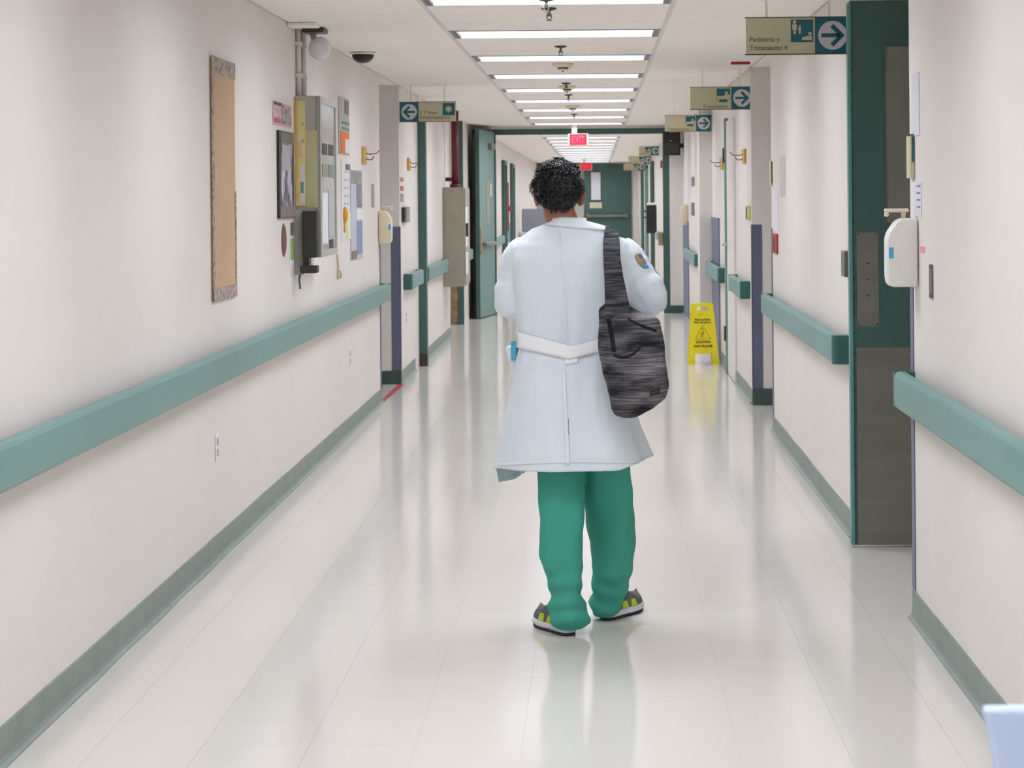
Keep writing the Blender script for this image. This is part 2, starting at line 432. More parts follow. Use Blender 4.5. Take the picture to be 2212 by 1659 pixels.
# ------------------------------------------------------------------ green uprights and door frames
def upright(name, lbl, cat, x0, x1, y0, y1, z0, z1, m=M_GREEN):
    return tag(obj(name, boxes((x0, x1, y0, y1, z0, z1), bevel=.004, seg=1), m), lbl, cat)
dy, dz = onx(904, 500, XL)
zg = atd(904, 232, dy)[1]
t = thing('door_frame', 'green door upright on the left wall behind the direction sign', 'door frame', (XL, dy, 0))
obj('jamb', boxes((XL, XL + .075, dy - .03, dy + .12, .12, min(ZC - .01, zg)), bevel=.004, seg=1), M_GREEN, t)
obj('jamb_foot', boxes((XL, XL + .077, dy - .032, dy + .122, 0, .12), bevel=.003, seg=1), M_DKMETAL, t)
# frame round the hose cabinet alcove
t = thing('door_frame', 'green door frame in the alcove behind the grey hose cabinet', 'door frame', (XL - .1, LC0, 0))
obj('jamb', boxes((XL - .06, XL + .012, LC0 - .05, LC0 - .001, 0, atd(1000, 262, LC0)[1]), bevel=.003, seg=1), M_GREEN, t)
obj('side_panel', boxes((XL - .30, XL - .06, LC0 - .03, LC0 - .001, 0, 1.2), bevel=.003, seg=1), M_STAIN, t)

# right wall service door (recessed frame in the wall at the wet floor sign)
ydoor = 20.8
t = thing('door', 'cream flush door with grey-green frame beside the wet floor sign', 'door', (XR, ydoor + .2, 0))
obj('jamb', boxes((XR - .035, XR - .0005, 20.76, 20.90, 0, 2.30), bevel=.004, seg=1), M_GREEN_L, t)
obj('leaf', boxes((XR - .02, XR - .0005, 19.75, 20.76, .01, 2.27), bevel=.003, seg=1), M_WALL, t)
h = obj('handle', boxes((XR - .07, XR - .0005, 20.58, 20.60, 1.16, 1.18), (XR - .075, XR - .06, 20.48, 20.60, 1.158, 1.182), bevel=.003, seg=1), M_CHROME, t)
for z in (.30, 1.90): obj('hinge', boxes((XR - .05, XR - .034, 20.78, 20.86, z, z + .13)), M_DKMETAL, t)

# ------------------------------------------------------------------ open door with steel plates in the right doorway
yl = 10.5; xh = atd(1843, 900, yl)[0]
zb = 0.012; ztop = atd(1900, 1, yl)[1]
t = thing('door', 'open dark green door with steel kick plate and tall dark glass panel', 'door', (xh, yl, 0))
xw = xh + 1.15; yt = yl + .045
obj('leaf', boxes((xh, xw, yl, yt, zb, ztop), bevel=.002, seg=1), M_GREEN, t)
pz1 = atd(1900, 751, yl)[1]
kp = obj('kick_plate', boxes((xh + .018, xw - .02, yl - .002, yl, .014, pz1)), M_METAL, t)
px0, pz_a = atd(1852, 705, yl); px1, pz_b = atd(1897, 502, yl)
pp = obj('push_plate', boxes((px0, px1, yl - .002, yl, pz_a, pz_b)), M_METAL, t)
for (a, b) in ((.008, .008), (.008, -.008), (-.008, .008), (-.008, -.008)):
    cx = px0 + a if a > 0 else px1 + a; cz = pz_a + b if b > 0 else pz_b + b
    bm = new_bm(); lathe(bm, [(0, -.003), (.004, -.003), (.0045, 0)], (cx, yl - .002, cz), 'y', 10); obj('screw', bm, M_SCREW, pp)
for zz in (.33, .5, .67):
    bm = new_bm(); lathe(bm, [(0, -.003), (.004, -.003), (.0045, 0)], ((px0 + px1)/2, yl - .002, pz_a + (pz_b - pz_a) * zz), 'y', 10); obj('screw', bm, M_SCREW, pp)
gx0, gz0 = atd(1914, 482, yl); _, gz1 = atd(1914, 101, yl)
vp = obj('vision_panel', boxes((gx0, gx0 + .30, yl - .001, yl + .02, gz0, gz1)), M_GLASS_D, t)
obj('glazing_bead', boxes((gx0 - .008, gx0, yl - .006, yl, gz0 - .008, gz1 + .008), (gx0 + .30, gx0 + .308, yl - .006, yl, gz0 - .008, gz1 + .008), (gx0, gx0 + .3, yl - .006, yl, gz0 - .008, gz0), (gx0, gx0 + .3, yl - .006, yl, gz1, gz1 + .008)), M_GREEN, vp)
M_EDGE = mat('door_edge_teal', (92, 146, 142), 0.4, var=0.05)
hg = obj('hinge_strip', boxes((xh - .012, xh + .004, yl - .008, yl + .05, zb, ztop - .01), bevel=.002, seg=1), M_EDGE, t)
for i in range(26):
    z = .12 + i * .085
    bm = new_bm(); lathe(bm, [(0, -.0025), (.004, -.0025), (.0048, 0)], (xh + .008, yl, z), 'y', 8)
    obj('screw', bm, M_SCREW, hg)
bm = new_bm(); lathe(bm, [(0, -.003), (.012, -.003), (.014, 0)], (atd(1873, 480, yl)[0], yl, atd(1873, 480, yl)[1]), 'y', 14); obj('lock_cap', bm, M_GREEN, t)
# latch box on the wall beside the hinge
lx, lz0 = atd(1826, 597, 10.95); _, lz1 = atd(1826, 541, 10.95)
t = thing('latch_plate', 'small worn steel plate on wall edge beside the green door', 'metal plate', (XR, 10.95, lz0))
obj('plate', boxes((XR - .03, XR - .0005, 10.83, 10.97, lz0, lz1), bevel=.003, seg=1), M_METAL, t)
for zz in (.25, .5, .75): obj('screw', boxes((XR - .014, XR - .008, 10.826, 10.83, lz0 + (lz1 - lz0)*zz - .004, lz0 + (lz1 - lz0)*zz + .004)), M_SCREW, t)

# ------------------------------------------------------------------ hanging direction signs
def arrow_poly(s, right=True):
    k = 1 if right else -1
    # shaft + two chevron arms
    sh = [(-.34, -.06), (.22, -.06), (.22, .06), (-.34, .06)]
    a1 = [(.36, 0), (.02, .34), (-.07, .25), (.19, 0)]
    a2 = [(.36, 0), (.19, 0), (-.07, -.25), (.02, -.34)]
    return [[(k * x * s, z * s) for x, z in poly] for poly in (sh, a1, a2)]
def flat_poly(bm, poly, y, d=.0012):
    vs = [bm.verts.new((x, y - d, z)) for x, z in poly]; vb = [bm.verts.new((x, y, z)) for x, z in poly]
    n = len(poly); bm.faces.new(vs); bm.faces.new(vb[::-1])
    for i in range(n): bm.faces.new((vs[i], vb[i], vb[(i+1) % n], vs[(i+1) % n]))
def disc(cx, cz, r, n=28): return [(cx + r*math.cos(2*math.pi*i/n), cz + r*math.sin(2*math.pi*i/n)) for i in range(n)]
def direction_sign(lbl, pxl, pxr, pyt, pyb, d, right, lines, picto, small=None, wallside=None):
    x0, z1 = atd(pxl, pyt, d); x1, z0 = atd(pxr, pyb, d)
    z1 = min(z1, ZC - .03)
    w_, h_ = x1 - x0, z1 - z0
    t = thing('direction_sign', lbl, 'sign', ((x0 + x1)/2, d, z0), 'hanging direction signs')
    obj('panel', boxes((x0, x1, d, d + .02, z0, z1)), M_SIGNCREAM, t)
    e = .004
    obj('edge_strip', boxes((x0 - e, x1 + e, d - .002, d + .022, z1, z1 + e), (x0 - e, x1 + e, d - .002, d + .022, z0 - e, z0)), M_SIGNEDGE, t)
    ab = h_ * .98
    ax0, ax1 = (x1 - ab, x1) if right else (x0, x0 + ab)
    f = d - .0015
    af = obj('arrow_field', boxes((ax0, ax1, f, d, z0, z1)), M_SIGNTEAL, t)
    bm = new_bm(); cx, cz = (ax0 + ax1)/2, (z0 + z1)/2
    flat_poly(bm, disc(cx, cz, h_ * .40), f); dk = obj('arrow_disc', bm, M_SIGNWHITE, af)
    bm = new_bm()
    for poly in arrow_poly(h_ * .92, right): flat_poly(bm, [(cx + a, cz + b) for a, b in poly], f - .0014)
    obj('arrow', bm, M_SIGNTEAL, af)
    # pictogram square
    ps = h_ * .62
    if right: p1 = ax0 - .008; p0 = p1 - ps
    else: p1 = x1 - h_ * .06; p0 = p1 - ps
    q1 = z1 - h_ * .06; q0 = q1 - ps
    pf = obj('pictogram_field', boxes((p0, p1, f, d, q0, q1)), M_SIGNTEAL, t)
    bm = new_bm()
    def PP(pts): return [(p0 + a * ps, q0 + b * ps) for a, b in pts]
    if picto == 'people':
        flat_poly(bm, [(p0 + (a - .5)*ps*.16 + .17*ps, q0 + (b - .5)*ps*.16 + .90*ps) for a, b in [(.5 + .5*math.cos(i), .5 + .5*math.sin(i)) for i in [k*math.pi/6 for k in range(12)]]], f)
        flat_poly(bm, PP([(.07, .80), (.27, .80), (.27, .55), (.22, .55), (.22, .36), (.12, .36), (.12, .55), (.07, .55)]), f)
        flat_poly(bm, PP([(.34, .66), (.46, .66), (.46, .52), (.44, .52), (.44, .38), (.36, .38), (.36, .52), (.34, .52)]), f)
        flat_poly(bm, [(p0 + .40*ps + .045*ps*math.cos(k*math.pi/5), q0 + .72*ps + .045*ps*math.sin(k*math.pi/5)) for k in range(10)], f)
        flat_poly(bm, PP([(.48, .10), (.95, .08), (.95, .28), (.78, .28), (.52, .22)]), f)
        flat_poly(bm, [(p0 + .86*ps + .08*ps*math.cos(k*math.pi/6), q0 + .38*ps + .08*ps*math.sin(k*math.pi/6)) for k in range(12)], f)
    elif picto == 'bed':
        flat_poly(bm, PP([(.02, .20), (.98, .20), (.98, .56), (.60, .56), (.56, .46), (.02, .44)]), f)
        flat_poly(bm, [(p0 + .72*ps + .11*ps*math.cos(k*math.pi/6), q0 + .68*ps + .11*ps*math.sin(k*math.pi/6)) for k in range(12)], f)
        flat_poly(bm, PP([(0, 0), (.14, 0), (.20, .18), (.02, .18)]), f); flat_poly(bm, PP([(.80, .0), (1, 0), (1, .18), (.78, .18)]), f)
    else:
        pts = []
        for k in range(16):
            r = .34 if k % 2 == 0 else .17
            pts.append((.5 + r*math.cos(k*math.pi/8), .5 + r*math.sin(k*math.pi/8)))
        flat_poly(bm, PP(pts), f)
    bmesh.ops.recalc_face_normals(bm, faces=bm.faces[:])
    obj('pictogram', bm, M_SIGNCREAM, pf)
    # lettering
    lx0 = x0 + h_ * .10 if right else ax1 + h_ * .06
    for (txt, fx, fw, fz, fh) in lines:
        place_text('lettering', txt, fw * w_, fh * h_, lx0 + fx * w_, f + .0008, z0 + fz * h_, M_INK, t)
    # bracket to ceiling
    for fx in (.2, .8):
        xx = x0 + w_ * fx
        obj('hanger', boxes((xx - .006, xx + .006, d + .006, d + .014, z1, ZC + .002)), M_CEIL, t)
    return t
direction_sign('direction sign with people pictogram reading Pediatria y Tratamiento 4', 1611, 1837, 39, 115, RB0 + .04, True,
    [('Pediatria y', .0, .29, .30, .17), ('Tratamiento 4', .0, .36, .10, .14)], 'people')
direction_sign('direction sign with bed pictogram hanging above the blue corner guard', 1491, 1626, 189, 235, RC0 + .1, True,
    [('Tratamiento', .17, .40, .06, .14)], 'bed')
direction_sign('yellowed direction sign with bed pictogram above the black wall speaker', 1436, 1537, 250, 283, 23.62, True,
    [('Tratamiento 1', .02, .52, .07, .15)], 'bed')
direction_sign('direction sign with left arrow reading CT Scan and sun pictogram', 863, 985, 221, 262, LB0 + .05, False,
    [('CT Scan', .0, .30, .38, .17), ('Estabilizadora', .0, .54, .13, .16)], 'sun')
direction_sign('direction sign hanging just past the fire doors', 1380, 1424, 316, 335, 44.0, True, [('Tratamiento', .0, .4, .10, .16)], 'bed')
direction_sign('direction sign second past the fire doors', 1358, 1408, 338, 354, 50.0, True, [('Tratamiento', .0, .4, .10, .16)], 'bed')
direction_sign('direction sign nearest the green end doors', 1347, 1394, 353, 368, 54.5, True, [('Tratamiento', .0, .4, .10, .16)], 'bed')

# ------------------------------------------------------------------ EXIT signs
M_EXIT = mat('exit_red', (206, 16, 40), 0.4, emit=0.5)
M_EXITL = mat('exit_letters', (240, 70, 90), 0.4, emit=0.5)
def exit_sign(lbl, pxl, pxr, pyt, pyb, d, letters=True):
    x0, z1 = atd(pxl, pyt, d); x1, z0 = atd(pxr, pyb, d)
    t = thing('exit_sign', lbl, 'exit sign', ((x0 + x1)/2, d, z0), 'red exit signs')
    obj('housing', boxes((x0, x1, d, d + .06, z0, z1), bevel=.004, seg=1), M_SIGNCREAM, t)
    fp = obj('face', boxes((x0 + .02, x1 - .02, d - .003, d, z0 + .008, z1 - .004)), M_EXIT, t)
    if letters:
        place_text('lettering', 'EXIT', (x1 - x0) * .62, (z1 - z0) * .62, x0 + (x1 - x0) * .19, d - .003, z0 + (z1 - z0) * .19, M_EXITL, fp)
    xc = (x0 + x1) / 2 - .05
    obj('stem', boxes((xc - .035, xc + .035, d + .01, d + .05, z1 - .03, ZC + .002)), M_CEIL, t)
    return t
exit_sign('red lit exit sign hanging in front of the fire door header', 1227, 1271, 289, 314, 31.2)
exit_sign('small red exit sign before the green end doors', 1254, 1279, 352, 368, 58.8)

# ------------------------------------------------------------------ fire door frame and leaves
t = thing('fire_door_frame', 'wide green frame of the open fire doors across the corridor', 'door frame', (0, YF, 0))
jx0, _ = atd(1433, 500, YF); jx1, _ = atd(1447, 500, YF)
hz1 = atd(1250, 278, YF)[1]; hz0 = atd(1250, 290, YF)[1]
jl = atd(1072, 500, YF)[0]
obj('header', boxes((XL, jx1, YF, YF + .12, hz0, hz1), bevel=.004, seg=1), M_GREEN, t)
obj('jamb', boxes((jx0, jx1, YF, YF + .12, 0, hz0), bevel=.004, seg=1), M_GREEN, t)
obj('jamb', boxes((jl - .05, jl, YF, YF + .12, 0, hz0), bevel=.004, seg=1), M_GREEN, t)
obj('latch', boxes((jx0 - .07, jx0, YF + .02, YF + .08, atd(1430, 530, YF)[1], atd(1430, 502, YF)[1]), bevel=.01, seg=1), M_STAIN, t)
wall('wall_end', (jx1, XR, YF, YF + T, 0, ZC), (XL, jl - .05, YF, YF + T, 0, ZC), (jl - .05, jx1, YF + .01, YF + T - .01, hz1, ZC))
struct('baseboard_right', boxes((jx1, XR, YF - .012, YF - .0005, 0, .105)), M_BASE_D)
# left leaf, swung towards the viewer
hx = atd(1069, 500, YF)[0]
fx_ = atd(1037, 500, YF - 1.15)[0]
bm = new_bm(); L = 1.15
t = thing('fire_door', 'open pale green fire door leaf standing near the left wall', 'door', (hx, YF, 0))
ang = math.atan2(hx - fx_, 1.1)
R_ = Matrix.Translation((hx, YF - .01, 0)) @ Matrix.Rotation(-ang, 4, 'Z')
def leafbox(*b, bevel=0.0):
    bm = boxes(*b, bevel=bevel, seg=1); bmesh.ops.transform(bm, matrix=R_, verts=bm.verts[:]); return bm
obj('leaf', leafbox((-.05, 0, -L, 0, .012, hz1 - .03), bevel=.003), M_GREEN_L, t)
obj('edge_strip', leafbox((-.052, .002, -L - .004, -L, .02, hz1 - .04)), M_GREEN, t)
obj('vision_panel', leafbox((-.004, .004, -.62, -.40, 1.25, 1.85)), M_GLASS_D, t)
obj('notice', leafbox((0.0005, .003, -.36, -.22, 1.62, 1.80)), M_SIGNCREAM, t)
ph = obj('push_bar', leafbox((.0, .06, -.95, -.2, .96, 1.01), bevel=.01), M_METAL, t)
obj('door_closer', leafbox((.0, .05, -.45, -.15, 2.26, 2.34), bevel=.006), M_METAL, t)
obj('lock_case', leafbox((-.004, .012, -L + .02, -L + .12, .85, 1.2), bevel=.004), M_STAIN, t)

# black wall speaker above the right jamb
d = YF - .45
x0, z1 = atd(1432, 286, d); x1, z0 = atd(1470, 335, d)
t = thing('wall_speaker', 'black box loudspeaker at the top of the fire door frame', 'speaker', ((x0 + x1)/2, d, z0))
obj('cabinet', boxes((x0, x1, d, d + .22, z0, z1), bevel=.008), M_BLACK, t)
obj('badge', boxes((x0 + .09, x0 + .12, d - .002, d, z0 + .19, z0 + .20)), M_CHROME, t)
obj('grille', boxes((x0 + .02, x1 - .02, d - .006, d, z0 + .03, z0 + .17), bevel=.003, seg=1), M_DARKGREY, t)
obj('bracket', boxes((x1 - .02, XR, d + .08, d + .14, z0 + .1, z0 + .16)), M_BLACK, t)

# ------------------------------------------------------------------ beyond the fire doors
M_GREEN_E = M_GREEN
d = YEND - .06
x0, _ = atd(1262, 400, d); x1, _ = atd(1364, 400, d); zt_ = atd(1300, 354, d)[1]
t = thing('end_door', 'dark green end door with narrow window and push bar', 'door', ((x0 + x1)/2, d, 0))
obj('leaf', boxes((x0, x1, d, d + .05, .01, zt_), bevel=.004, seg=1), M_GREEN, t)
a, zb_ = atd(1277, 432, d); b, za_ = atd(1297, 372, d)
wn = obj('vision_panel', boxes((a, b, d - .006, d + .01, zb_, za_)), M_PAPERB, t)
obj('glazing_bead', boxes((a - .02, b + .02, d - .012, d - .004, za_, za_ + .02), (a - .02, b + .02, d - .012, d - .004, zb_ - .02, zb_), (a - .02, a, d - .012, d - .004, zb_, za_), (b, b + .02, d - .012, d - .004, zb_, za_)), M_DKMETAL, wn)
a, zb_ = atd(1274, 450, d); b, za_ = atd(1300, 437, d)
obj('notice', boxes((a, b, d - .004, d, zb_, za_)), M_SIGNCREAM, t)
a, zb_ = atd(1266, 469, d); b, za_ = atd(1356, 463, d)
obj('push_bar', boxes((a, b, d - .09, d - .05, zb_, za_), (a, a + .08, d - .06, d, zb_ - .05, za_ + .05), (b - .08, b, d - .06, d, zb_ - .03, za_ + .03), bevel=.006, seg=1), M_METAL, t)
xL2 = atd(1150, 400, d)[0]
t = thing('end_door', 'pale left leaf of the end doors in a dark frame', 'door', ((xL2 + x0)/2, d, 0))
obj('leaf', boxes((xL2 + .06, x0 - .01, d, d + .05, .01, zt_), bevel=.004, seg=1), mat('grey_door', (176, 170, 162), .5), t)
obj('frame', boxes((XL, xL2 + .06, d - .02, d + .05, 0, zt_ + .06), (xL2 + .06, x0, d - .02, d + .05, zt_, zt_ + .06)), mat('brown_frame', (88, 78, 58), .5), t)
# door frames and fittings on the far left wall
def far_frame(lbl, px, d, m, wd=.10, z=2.2):
    t = thing('door_frame', lbl, 'door frame', (XL, d, 0))
    obj('jamb', boxes((XL, XL + .06, d - wd/2, d + wd/2, 0, z), (XL, XL + .06, d + 1.0, d + 1.0 + wd, 0, z), bevel=.004, seg=1), m, t)
    obj('head', boxes((XL, XL + .06, d - wd/2, d + 1.0 + wd, z, z + .08), bevel=.004, seg=1), m, t)
    obj('leaf', boxes((XL, XL + .02, d + wd/2, d + 1.0, .01, z)), M_WALL, t)
    return t
far_frame('green door frame on the left just past the fire doors', 1082, 41.6, M_GREEN, .12)
far_frame('green door frame on the left past the red strip', 1103, 45.6, M_GREEN, .2)
d = 43.6
t = thing('wall_strip', 'tall dark red strip on the far left wall', 'wall strip', (XL, d, 1.1))
obj('strip', boxes((XL, XL + .05, d - .02, d + .05, atd(1080, 500, d)[1], atd(1080, 394, d)[1]), bevel=.004, seg=1), M_RED, t)
obj('handle', boxes((XL, XL + .09, d - .03, d + .06, 1.35, 1.45), bevel=.004, seg=1), M_RED, t)
tag(obj('wall_notice', boxes((XL, XL + .006, 44.3, 45.1, 1.15, 1.75)), M_PAPERB), 'bluish paper notice beside the far red strip', 'notice')
tag(obj('wall_notice', boxes((XL, XL + .01, 44.4, 45.2, 0.75, 1.12), bevel=.002, seg=1), mat('teal_panel', (70, 150, 150), .5)), 'teal panel low on the wall beside the far red strip', 'panel')
# hospital bed by the left wall
d = 50.0
t = thing('hospital_bed', 'hospital bed with grey raised backrest and white linen in the far corridor', 'bed', (-1.2, d, 0))
bxa, bxb = XL + .06, XL + .95
obj('mattress', boxes((bxa, bxb, d, d + 1.9, .70, .86), bevel=.03), M_PAPERB, t)
bm = boxes((bxa + .02, bxb - .02, d + .02, d + .09, 0, .50), bevel=.02)
bmesh.ops.transform(bm, matrix=Matrix.Translation((0, d + .1, .86)) @ Matrix.Rotation(math.radians(-12), 4, 'X') @ Matrix.Translation((0, -d - .1, 0)), verts=bm.verts[:])
obj('backrest', bm, mat('bed_grey', (138, 142, 154), .6), t)
obj('bed_frame', boxes((bxa, bxb, d, d + 1.95, .58, .70), bevel=.01), mat('bed_frame_red', (120, 66, 66), .5), t)
for sx in (bxa + .08, bxb - .08):
    for sy in (d + .15, d + 1.75):
        bm = new_bm(); tube(bm, [(sx, sy, .06), (sx, sy, .60)], .022); l = obj('leg', bm, M_METAL, t, True)
        bm = new_bm(); lathe(bm, [(.001, -.02), (.06, -.02), (.065, 0), (.06, .02), (.001, .02)], (sx, sy, .065), 'x', 16); obj('caster', bm, M_BLACK, l, True)
bm = new_bm(); tube(bm, [(bxb, d + .1, .66), (bxb + .02, d + .1, 1.05), (bxb + .02, d + .9, 1.05), (bxb, d + .9, .66)], .012); obj('side_rail', bm, M_CHROME, t, True)
bm = new_bm()
bmesh.ops.create_icosphere(bm, subdivisions=3, radius=1)
for v in bm.verts:
    n_ = noise.noise(v.co * 2.2); v.co = v.co * (1 + .18 * n_); v.co = Vector((v.co.x * .30, v.co.y * .42, max(v.co.z, -.55) * .2)) + Vector((bxb - .30, d + .75, .97))
obj('bedding', bm, M_PAPER, t, True)
bm = new_bm(); bmesh.ops.create_icosphere(bm, subdivisions=3, radius=1)
for v in bm.verts: v.co = Vector((sorted((-1, v.co.x * 1.2, 1))[1] * .22, v.co.y * .10, sorted((-1, v.co.z * 1.2, 1))[1] * .16)) * (1 + .06 * noise.noise(v.co * 3)) + Vector((bxb - .12, d + .26, 1.32))
obj('pillow', bm, M_PAPER, t, True)
obj('sheet', boxes((bxa + .25, bxb + .01, d - .012, d + .5, .80, .90), bevel=.02), M_PAPER, t)
# right side: dispenser, red tag, uprights
d = 46.0
x0, z0 = atd(1397, 504, d); x1, z1 = atd(1415, 438, d)
t = thing('glove_dispenser', 'tall black wall dispenser with white top past the fire doors', 'dispenser', (XR, d, z0))
obj('body', boxes((x0, XR - .0005, d, d + .16, z0, z1 - .05), bevel=.01), M_BLACK, t)
obj('lid', boxes((x0 + .01, XR - .0005, d + .01, d + .15, z1 - .05, z1), bevel=.012), M_WHITEP, t)
obj('hook', boxes((x0 - .06, x0, d + .02, d + .05, z0 + .30, z0 + .33), (x0 - .06, x0, d + .02, d + .05, z0 + .42, z0 + .45), bevel=.005, seg=1), M_BLACK, t)
tag(obj('wall_tag', boxes((XR - .03, XR - .0005, 41.6, 41.9, atd(1420, 363, 41.7)[1], atd(1420, 347, 41.7)[1])), M_RED), 'small red tag high on the far right wall', 'tag')
for i, dd in enumerate((47.5, 53.0, 58.0)):
    t = thing('door_frame', ('green door frame beside the black dispenser', 'green door frame second past the black dispenser', 'green door frame closest to the green end door')[i], 'door frame', (XR, dd, 0))
    obj('jamb', boxes((XR - .06, XR - .0005, dd, dd + .15, 0, 2.25), (XR - .06, XR - .0005, dd + 1.1, dd + 1.25, 0, 2.25), bevel=.004, seg=1), M_GREEN_L if i == 1 else M_GREEN, t)
    obj('head', boxes((XR - .06, XR - .0005, dd, dd + 1.25, 2.25, 2.33), bevel=.004, seg=1), M_GREEN, t)
    obj('leaf', boxes((XR - .02, XR - .0005, dd + .15, dd + 1.1, .01, 2.25)), M_WALL, t)

# ------------------------------------------------------------------ fire hose cabinet with standpipe
d = 25.6
x1, zt_ = atd(1002, 404, d); _, zb_ = atd(1002, 619, d)
t = thing('hose_cabinet', 'grey metal fire hose cabinet hung on the left wall', 'cabinet', (XL, d, zb_))
obj('body', boxes((XL + .0005, x1, d, d + .95, zb_, zt_), bevel=.006), mat('cabinet_grey', (158, 152, 138), .45, var=.04), t)
dr = obj('door', boxes((x1, x1 + .012, d + .02, d + .93, zb_ + .02, zt_ - .02), bevel=.003, seg=1), mat('cabinet_grey', (158, 152, 138)), t)
for (za, zb2) in ((.62, .80), (.40, .58), (.12, .34)):
    obj('sticker', boxes((x1 + .012, x1 + .014, d + .04, d + .5, zb_ + za * (zt_ - zb_), zb_ + zb2 * (zt_ - zb_))), M_PAPER, dr)
obj('handle', boxes((x1 + .012, x1 + .04, d + .06, d + .09, zb_ + .55, zb_ + .7), bevel=.004, seg=1), M_DKMETAL, dr)
bm = new_bm(); xc = atd(983, 330, d + .4)[0]
tube(bm, [(xc, d + .4, zt_ + .0), (xc, d + .4, ZC + .002)], .042, 16)
t2 = thing('standpipe', 'maroon fire standpipe rising from the hose cabinet to the ceiling', 'pipe', (xc, d + .4, zt_))
obj('pipe', bm, M_MAROON, t2, True)
bm = new_bm(); tube(bm, [(xc, d + .4, zt_), (xc, d + .4, zt_ + .035)], .06, 16); obj('collar', bm, M_MAROON, t2, True)
bm = new_bm(); tube(bm, [(xc - .11, d + .4, zt_ + .09), (xc + .0, d + .4, zt_ + .09)], .022, 12); obj('branch', bm, M_MAROON, t2, True)

# ------------------------------------------------------------------ left wall: boards, notices, cabinet, dispensers
def wall_rect(px0, px1, pyt, pyb, X=XL):
    ya, z1 = onx(px0, pyt, X); _, z0 = onx(px0, pyb, X); yb, _ = onx(px1, pyt, X)
    return ya, yb, z0, z1
def wbox(ya, yb, z0, z1, t0=.0004, t1=.006, bevel=0, X=XL, side=1):
    a, b = X + side*t0, X + side*t1
    return boxes((min(a, b), max(a, b), ya, yb, z0, z1), bevel=bevel, seg=1)
# bulletin board of brown paper with patterned border
ya, yb, z0, z1 = wall_rect(452, 503, 119, 654)
t = thing('bulletin_board', 'tall bulletin board of brown paper with a patterned grey border', 'bulletin board', (XL, (ya + yb)/2, z0))
M_BROWN = mat('brown_paper', (196, 164, 130), .75, var=.05, vscale=3)
M_BORDER = mat('patterned_border', (132, 118, 112), .7, vscale=45, rgb2=(186, 172, 158), contrast=(.42, .58))
obj('backing', wbox(ya + .01, yb - .01, z0 + .01, z1 - .01, t1=.008), M_BROWN, t)
bw = .055
obj('border_strip', wbox(ya, yb, z1 - .075, z1, t0=.008, t1=.011), M_BORDER, t)
# scalloped strips for the other sides
def scallop(yc, side_, z0, z1, wd):
    bm = new_bm(); n = 44; A = []; B = []
    for i in range(n + 1):
        z = z0 + (z1 - z0) * i / n; off = .006 * abs(math.sin(i * 1.4)) + .006 * noise.noise((i * .4, yc, 1))
        A.append(bm.verts.new((XL + .011, yc, z))); B.append(bm.verts.new((XL + .011, yc + side_ * (wd + off), z)))
    for i in range(n): bm.faces.new((A[i], B[i], B[i+1], A[i+1]))
    r = bmesh.ops.extrude_face_region(bm, geom=bm.faces[:])
    bmesh.ops.translate(bm, verts=[v for v in r['geom'] if isinstance(v, bmesh.types.BMVert)], vec=(-.003, 0, 0))
    bmesh.ops.recalc_face_normals(bm, faces=bm.faces[:]); return bm
obj('border_strip', scallop(ya, 1, z0, z1 - .075, .05), M_BORDER, t)
obj('border_strip', scallop(yb - .03, 1, z0, z0 + (z1 - z0) * .45, .03), M_BORDER, t)
obj('border_strip', wbox(ya, yb, z0, z0 + .055, t0=.008, t1=.0115), M_BORDER, t)

def notice(name, lbl, cat, rect, m, thick=.004, bits=(), pname='backing'):
    ya, yb, z0, z1 = rect
    t = thing(name, lbl, cat, (XL, (ya + yb)/2, z0))
    p = obj(pname, wbox(ya, yb, z0, z1, t1=thick), m, t)
    for q, (nm, a, b, c, d, mm) in enumerate(bits):
        obj(nm, wbox(ya + (yb - ya)*a, ya + (yb - ya)*b, z0 + (z1 - z0)*c, z0 + (z1 - z0)*d, t0=thick, t1=thick + .0015 + .0008 * q), mm, t)
    return t
M_PINK = mat('print_pink', (196, 150, 150), .7, vscale=30, rgb2=(214, 196, 188), contrast=(.4, .6))
M_DPRINT = mat('print_brown', (120, 104, 96), .7, vscale=30, rgb2=(190, 180, 178), contrast=(.4, .6))
notice('photo_print', 'small floral photo print with pink edges above the framed poster', 'print', wall_rect(588, 628, 217, 268), M_PINK, .004,
       [('picture', .45, .95, .08, .92, M_DPRINT), ('picture', .04, .4, .1, .3, mat('print_rose', (190, 90, 120), .7)), ('picture', .05, .42, .86, .98, M_DARKGREY)])
M_PHOTO = mat('print_blueish', (70, 66, 92), .6, vscale=14, rgb2=(200, 196, 206), contrast=(.4, .62), stretch=(1, 1, .6))
notice('framed_poster', 'narrow poster with thick black frame edge and grey header', 'poster', wall_rect(597, 629, 281, 472), M_BLACK, .014,
       [('sheet', .12, .86, .14, .86, M_PHOTO), ('header', .12, .98, .86, .985, mat('print_olive', (118, 112, 98), .7)), ('footer', .04, .98, .01, .14, mat('print_taupe', (128, 114, 110), .7)), ('sheet', .16, .7, .55, .84, mat('print_grey', (176, 168, 170), .7))], 'frame')
# oval maroon ornament
ya, yb, z0, z1 = wall_rect(607, 617, 482, 557)
bm = new_bm(); lathe(bm, [(.001, .012), (.5, .010), (.85, .006), (1, 0)], (0, 0, 0), 'x', 24)
bmesh.ops.transform(bm, matrix=Matrix.Translation((XL + .0005, (ya + yb)/2, (z0 + z1)/2)) @ Matrix.Diagonal((1, (yb - ya)/2, (z1 - z0)/2, 1)), verts=bm.verts[:])
tag(obj('oval_ornament', bm, mat('ornament_maroon', (120, 66, 66), .6, vscale=12, rgb2=(104, 78, 52))), 'narrow maroon oval ornament under the framed poster', 'ornament')
